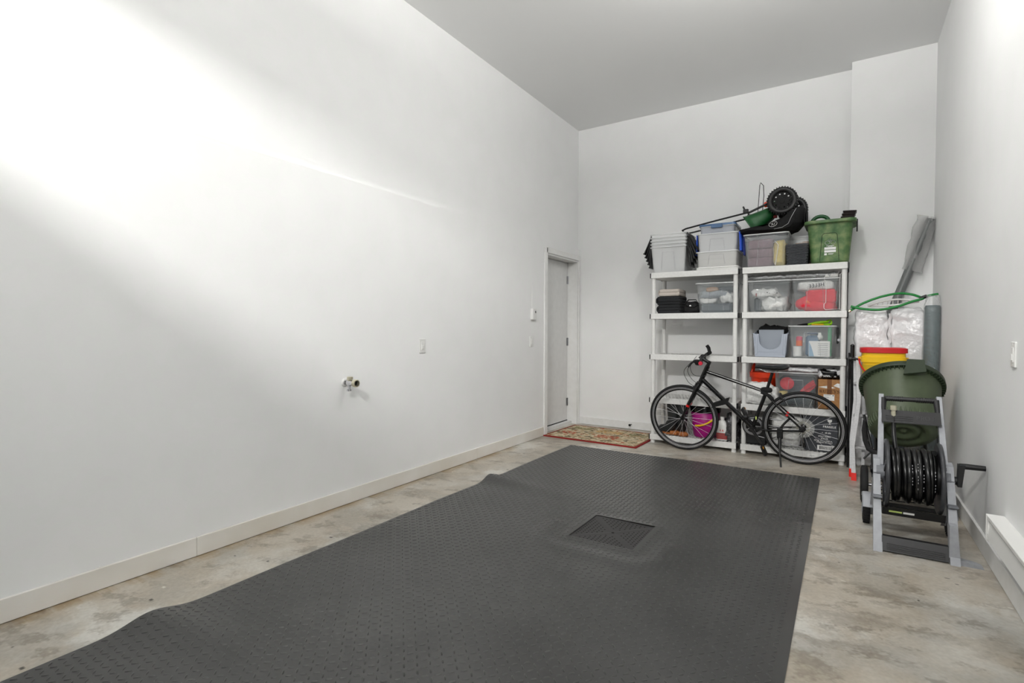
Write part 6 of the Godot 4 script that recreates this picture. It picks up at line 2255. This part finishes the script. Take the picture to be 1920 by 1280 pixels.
# woven rug picture: beige ground, dividing lines, loose green, rust and brown patches
func rug_print() -> ImageTexture:
	var w := 320
	var h := 224
	var im := Image.create(w, h, false, Image.FORMAT_RGB8)
	var n := FastNoiseLite.new(); n.seed = 3; n.frequency = 0.03; n.fractal_octaves = 4
	var n2 := FastNoiseLite.new(); n2.seed = 8; n2.frequency = 0.02; n2.fractal_octaves = 3
	for j in h:
		for i in w:
			var c := Color(0.74, 0.66, 0.53).lerp(Color(0.84, 0.79, 0.68), clampf(0.5 + n.get_noise_2d(i, j) * 1.4, 0, 1))
			var a := n.get_noise_2d(i * 1.3 + 90, j * 1.6)
			if a > 0.3: c = c.lerp(Color(0.47, 0.44, 0.3), 0.7)
			elif a < -0.34: c = c.lerp(Color(0.6, 0.45, 0.28), 0.5)
			var b := n2.get_noise_2d(i + 40, j * 1.2)
			if b > 0.42 and n.get_noise_2d(i * 2.0, j * 2.0 + 50) > -0.1: c = c.lerp(Color(0.66, 0.27, 0.15), 0.8)
			if b < -0.34: c = c.lerp(Color(0.30, 0.26, 0.18), 0.7)
			im.set_pixel(i, j, c)
	# panels, barns and hills as coloured blocks
	for r in [[18, 120, 58, 42, Color(0.66, 0.24, 0.14)], [150, 112, 78, 48, Color(0.68, 0.25, 0.14)], [20, 30, 66, 34, Color(0.45, 0.45, 0.27)], [118, 34, 40, 46, Color(0.74, 0.55, 0.28)], [162, 36, 48, 42, Color(0.78, 0.6, 0.33)], [232, 40, 70, 40, Color(0.47, 0.46, 0.3)]]:
		for j in r[3]:
			for i in r[2]:
				var x: int = r[0] + i
				var y: int = r[1] + j
				if n.get_noise_2d(x * 2.2, y * 2.2 + 200) > -0.12:
					im.set_pixel(x, y, im.get_pixel(x, y).lerp(r[4], 0.72))
	for x in [98, 212]:
		im.fill_rect(Rect2i(x, 8, 2, h - 16), Color(0.3, 0.25, 0.18))
		im.fill_rect(Rect2i(x + 3, 8, 1, h - 16), Color(0.55, 0.45, 0.3))
	for y in [90]:
		im.fill_rect(Rect2i(8, y, w - 16, 2), Color(0.4, 0.33, 0.22))
	im.fill_rect(Rect2i(0, 0, w, 3), Color(0.5, 0.42, 0.3))
	im.fill_rect(Rect2i(0, h - 3, w, 3), Color(0.5, 0.42, 0.3))
	im.fill_rect(Rect2i(0, 0, 3, h), Color(0.5, 0.42, 0.3))
	im.fill_rect(Rect2i(w - 3, 0, 3, h), Color(0.5, 0.42, 0.3))
	return ImageTexture.create_from_image(im)

func object_materials():
	M.shelf = mottled(Color(0.86, 0.86, 0.85), Color(0.9, 0.9, 0.89), 0.45, 0.03, 2.0, 14)
	M.clear = clear(Color(0.95, 0.955, 0.955), 0.42)
	M.rib_clear = clear(Color(0.9, 0.91, 0.92), 0.16, 0.2)
	M.clear_thin = clear(Color(0.86, 0.89, 0.9), 0.075, 0.12)
	M.clear_grey = clear(Color(0.78, 0.8, 0.84), 0.5)
	M.frosted = clear(Color(0.92, 0.92, 0.91), 0.45, 0.3)
	M.rim_clear = clear(Color(0.92, 0.93, 0.93), 0.7, 0.2)
	M.guard_clear = clear(Color(0.85, 0.86, 0.82), 0.1, 0.12)
	M.film = clear(Color(0.92, 0.94, 0.94), 0.12, 0.1)
	M.film.normal_enabled = true
	M.film.normal_texture = noise_tex(0.02, 61, [], 12.0)
	M.film.normal_scale = 1.2
	M.film.uv1_triplanar = true
	M.film.uv1_scale = Vector3.ONE * 2.5
	M.bubble = clear(Color(0.92, 0.92, 0.915), 0.36, 0.14)
	M.bubble.normal_enabled = true
	M.bubble.normal_texture = noise_tex(0.06, 62, [], 14.0)
	M.bubble.normal_scale = 1.5
	M.bubble.uv1_triplanar = true
	M.bubble.uv1_scale = Vector3.ONE * 5.0
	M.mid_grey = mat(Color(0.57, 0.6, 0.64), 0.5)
	M.blue = mat(Color(0.1, 0.34, 0.84), 0.35)
	M.blue_dark = mat(Color(0.07, 0.17, 0.55), 0.4)
	M.blue_smoke = clear(Color(0.33, 0.46, 0.62), 0.85, 0.2)
	M.bag_white = mottled(Color(0.82, 0.82, 0.81), Color(0.95, 0.95, 0.94), 0.35, 0.03, 3.0, 16, 0.0, 0.8)
	M.bag_wrap = mottled(Color(0.86, 0.86, 0.865), Color(0.93, 0.93, 0.935), 0.25, 0.012, 1.6, 17, 0.0, 1.1)
	M.mauve = mottled(Color(0.47, 0.38, 0.41), Color(0.58, 0.48, 0.51), 0.95, 0.02, 3.0, 18, 0.0, 0.4)
	M.yellow_cloth = mottled(Color(0.8, 0.7, 0.36), Color(0.88, 0.82, 0.56), 0.95, 0.02, 3.0, 19)
	M.tan_cloth = mottled(Color(0.6, 0.47, 0.36), Color(0.74, 0.6, 0.48), 0.95, 0.02, 3.0, 20)
	M.wicker = mottled(Color(0.17, 0.175, 0.19), Color(0.33, 0.34, 0.36), 0.45, 0.05, 6.0, 21)
	M.bin_green = mottled(Color(0.14, 0.32, 0.15), Color(0.55, 0.6, 0.4), 0.5, 0.007, 2.4, 27)
	M.bin_groove_shade = mat(Color(0.07, 0.15, 0.08), 0.6)  # darker green that paints the shade in the arch groove
	M.green = mottled(Color(0.05, 0.28, 0.12), Color(0.08, 0.35, 0.16), 0.4, 0.02, 2.0, 28)
	M.brown = mat(Color(0.13, 0.09, 0.08), 0.5)
	M.black_fabric = mottled(Color(0.035, 0.035, 0.04), Color(0.075, 0.075, 0.08), 0.9, 0.03, 5.0, 22, 0.0, 0.5)
	M.orange = mat(Color(0.93, 0.24, 0.06), 0.4)
	M.red_dark = mat(Color(0.5, 0.07, 0.06), 0.5)
	M.towel_dark = mottled(Color(0.1, 0.105, 0.115), Color(0.17, 0.175, 0.185), 1.0, 0.06, 6.0, 23, 0.0, 0.8)
	M.towel_beige = mottled(Color(0.72, 0.68, 0.64), Color(0.82, 0.79, 0.76), 1.0, 0.06, 6.0, 24, 0.0, 0.8)
	M.slate = mat(Color(0.27, 0.3, 0.33), 0.6)
	M.slate_light = mottled(Color(0.5, 0.53, 0.56), Color(0.68, 0.7, 0.72), 0.35, 0.03, 3.0, 25)
	M.red_dull = mat(Color(0.62, 0.27, 0.26), 0.6)
	M.red_cloth = mottled(Color(0.82, 0.12, 0.2), Color(0.92, 0.2, 0.27), 0.85, 0.02, 3.0, 26, 0.0, 0.4)
	M.orange_cloth = mat(Color(0.93, 0.42, 0.2), 0.8)
	M.ink = mat(Color(0.08, 0.08, 0.1), 0.7)
	M.ink_grey = mat(Color(0.4, 0.42, 0.45), 0.7)
	M.foil = mottled(Color(0.55, 0.56, 0.57), Color(0.8, 0.8, 0.8), 0.28, 0.04, 4.0, 29, 0.75, 1.0)
	M.foil_white = mottled(Color(0.78, 0.78, 0.79), Color(0.95, 0.95, 0.95), 0.3, 0.03, 4.0, 30, 0.2, 1.0)
	M.pale_grey = mat(Color(0.66, 0.69, 0.74), 0.45)
	M.pink = mat(Color(0.85, 0.3, 0.42), 0.5)
	M.blue_grey = mat(Color(0.4, 0.5, 0.6), 0.4)
	M.blue_dark2 = mat(Color(0.2, 0.3, 0.42), 0.4)
	M.blue_pale = mat(Color(0.55, 0.68, 0.78), 0.6)
	M.mint = mat(Color(0.3, 0.62, 0.45), 0.6)
	M.lime = mat(Color(0.62, 0.86, 0.08), 0.4)
	M.lime_pale = mat(Color(0.8, 0.87, 0.5), 0.5)
	M.yellow = mat(Color(0.95, 0.76, 0.06), 0.35)
	M.teal_dark = mat(Color(0.13, 0.2, 0.22), 0.6)
	M.cardboard = mottled(Color(0.62, 0.44, 0.27), Color(0.7, 0.52, 0.34), 0.9, 0.02, 3.0, 31)
	M.tape = mat(Color(0.5, 0.33, 0.19), 0.25)
	M.brown_ink = mat(Color(0.36, 0.24, 0.15), 0.8)
	M.rubber = mottled(Color(0.09, 0.105, 0.11), Color(0.13, 0.145, 0.15), 0.55, 0.02, 3.0, 32)
	M.tan_rubber = mat(Color(0.66, 0.4, 0.2), 0.7)
	M.magenta = mat(Color(0.68, 0.05, 0.5), 0.4)
	M.silver_dark = mottled(Color(0.12, 0.12, 0.13), Color(0.55, 0.55, 0.56), 0.25, 0.03, 4.0, 33, 0.4, 1.0)
	M.carton_grey = mottled(Color(0.24, 0.25, 0.27), Color(0.29, 0.3, 0.32), 0.8, 0.02, 3.0, 34)
	M.tyre = mat(Color(0.055, 0.055, 0.06), 0.75)
	M.rim_silver = mat(Color(0.84, 0.84, 0.85), 0.3, 0.7)
	M.spoke = mat(Color(0.82, 0.82, 0.83), 0.35, 0.5)
	M.frame = mat(Color(0.025, 0.025, 0.03), 0.22)
	M.grey_print = mat(Color(0.62, 0.62, 0.63), 0.6)
	M.saddle = mat(Color(0.05, 0.055, 0.06), 0.4)
	M.crank = mat(Color(0.07, 0.07, 0.075), 0.35)
	M.alu_dark = mat(Color(0.3, 0.3, 0.31), 0.35, 0.7)
	M.cassette = mat(Color(0.66, 0.65, 0.6), 0.35, 0.8)
	M.amber = mat(Color(0.72, 0.48, 0.1), 0.3)
	M.pink_red = mat(Color(0.85, 0.17, 0.27), 0.4)
	M.reel_grey = mottled(Color(0.57, 0.58, 0.6), Color(0.64, 0.65, 0.67), 0.42, 0.02, 2.0, 35)
	M.reel_grey2 = mat(Color(0.44, 0.45, 0.47), 0.45)
	M.reel_black = mat(Color(0.11, 0.11, 0.115), 0.45)
	M.reel_edge = mat(Color(0.22, 0.22, 0.225), 0.4)
	M.reel_dark = mat(Color(0.2, 0.205, 0.22), 0.33)
	M.hose_black = mat(Color(0.035, 0.037, 0.04), 0.28)
	M.blade = mat(Color(0.12, 0.12, 0.12), 0.45, 0.5)
	M.tub_green = mottled(Color(0.25, 0.29, 0.205), Color(0.3, 0.345, 0.25), 0.45, 0.015, 2.0, 36)
	M.tub_dark = mat(Color(0.15, 0.2, 0.125), 0.5)
	M.red_lid = mat(Color(0.78, 0.07, 0.1), 0.35)
	M.label_print = mottled(Color(0.66, 0.54, 0.08), Color(0.92, 0.76, 0.1), 0.5, 0.12, 5.0, 38)
	M.teal = mat(Color(0.24, 0.32, 0.33), 0.6)
	M.pipe = mat(Color(0.42, 0.43, 0.43), 0.35)
	M.hose_green = mat(Color(0.03, 0.5, 0.2), 0.4)
	M.red_foot = mat(Color(0.9, 0.13, 0.08), 0.5)
	M.rug_red = mottled(Color(0.48, 0.07, 0.07), Color(0.6, 0.12, 0.1), 0.95, 0.05, 5.0, 39)

func objects():
	object_materials()
	shelf_unit(Vector3(-1.7667, 0, SZ), "white plastic shelf unit holding folded towels and rubber boots")
	shelf_unit(Vector3(-0.8594, 0, SZ), "white plastic shelf unit packed with clear bins and cartons")
	top_of_shelves()
	upper_shelves()
	middle_shelf()
	lower_shelf()
	bottom_shelf()
	bicycle()
	hose_reel()
	reel_mower()
	garden_tub()
	bags_and_bucket()
	ladder_and_poles()
	door_rug()
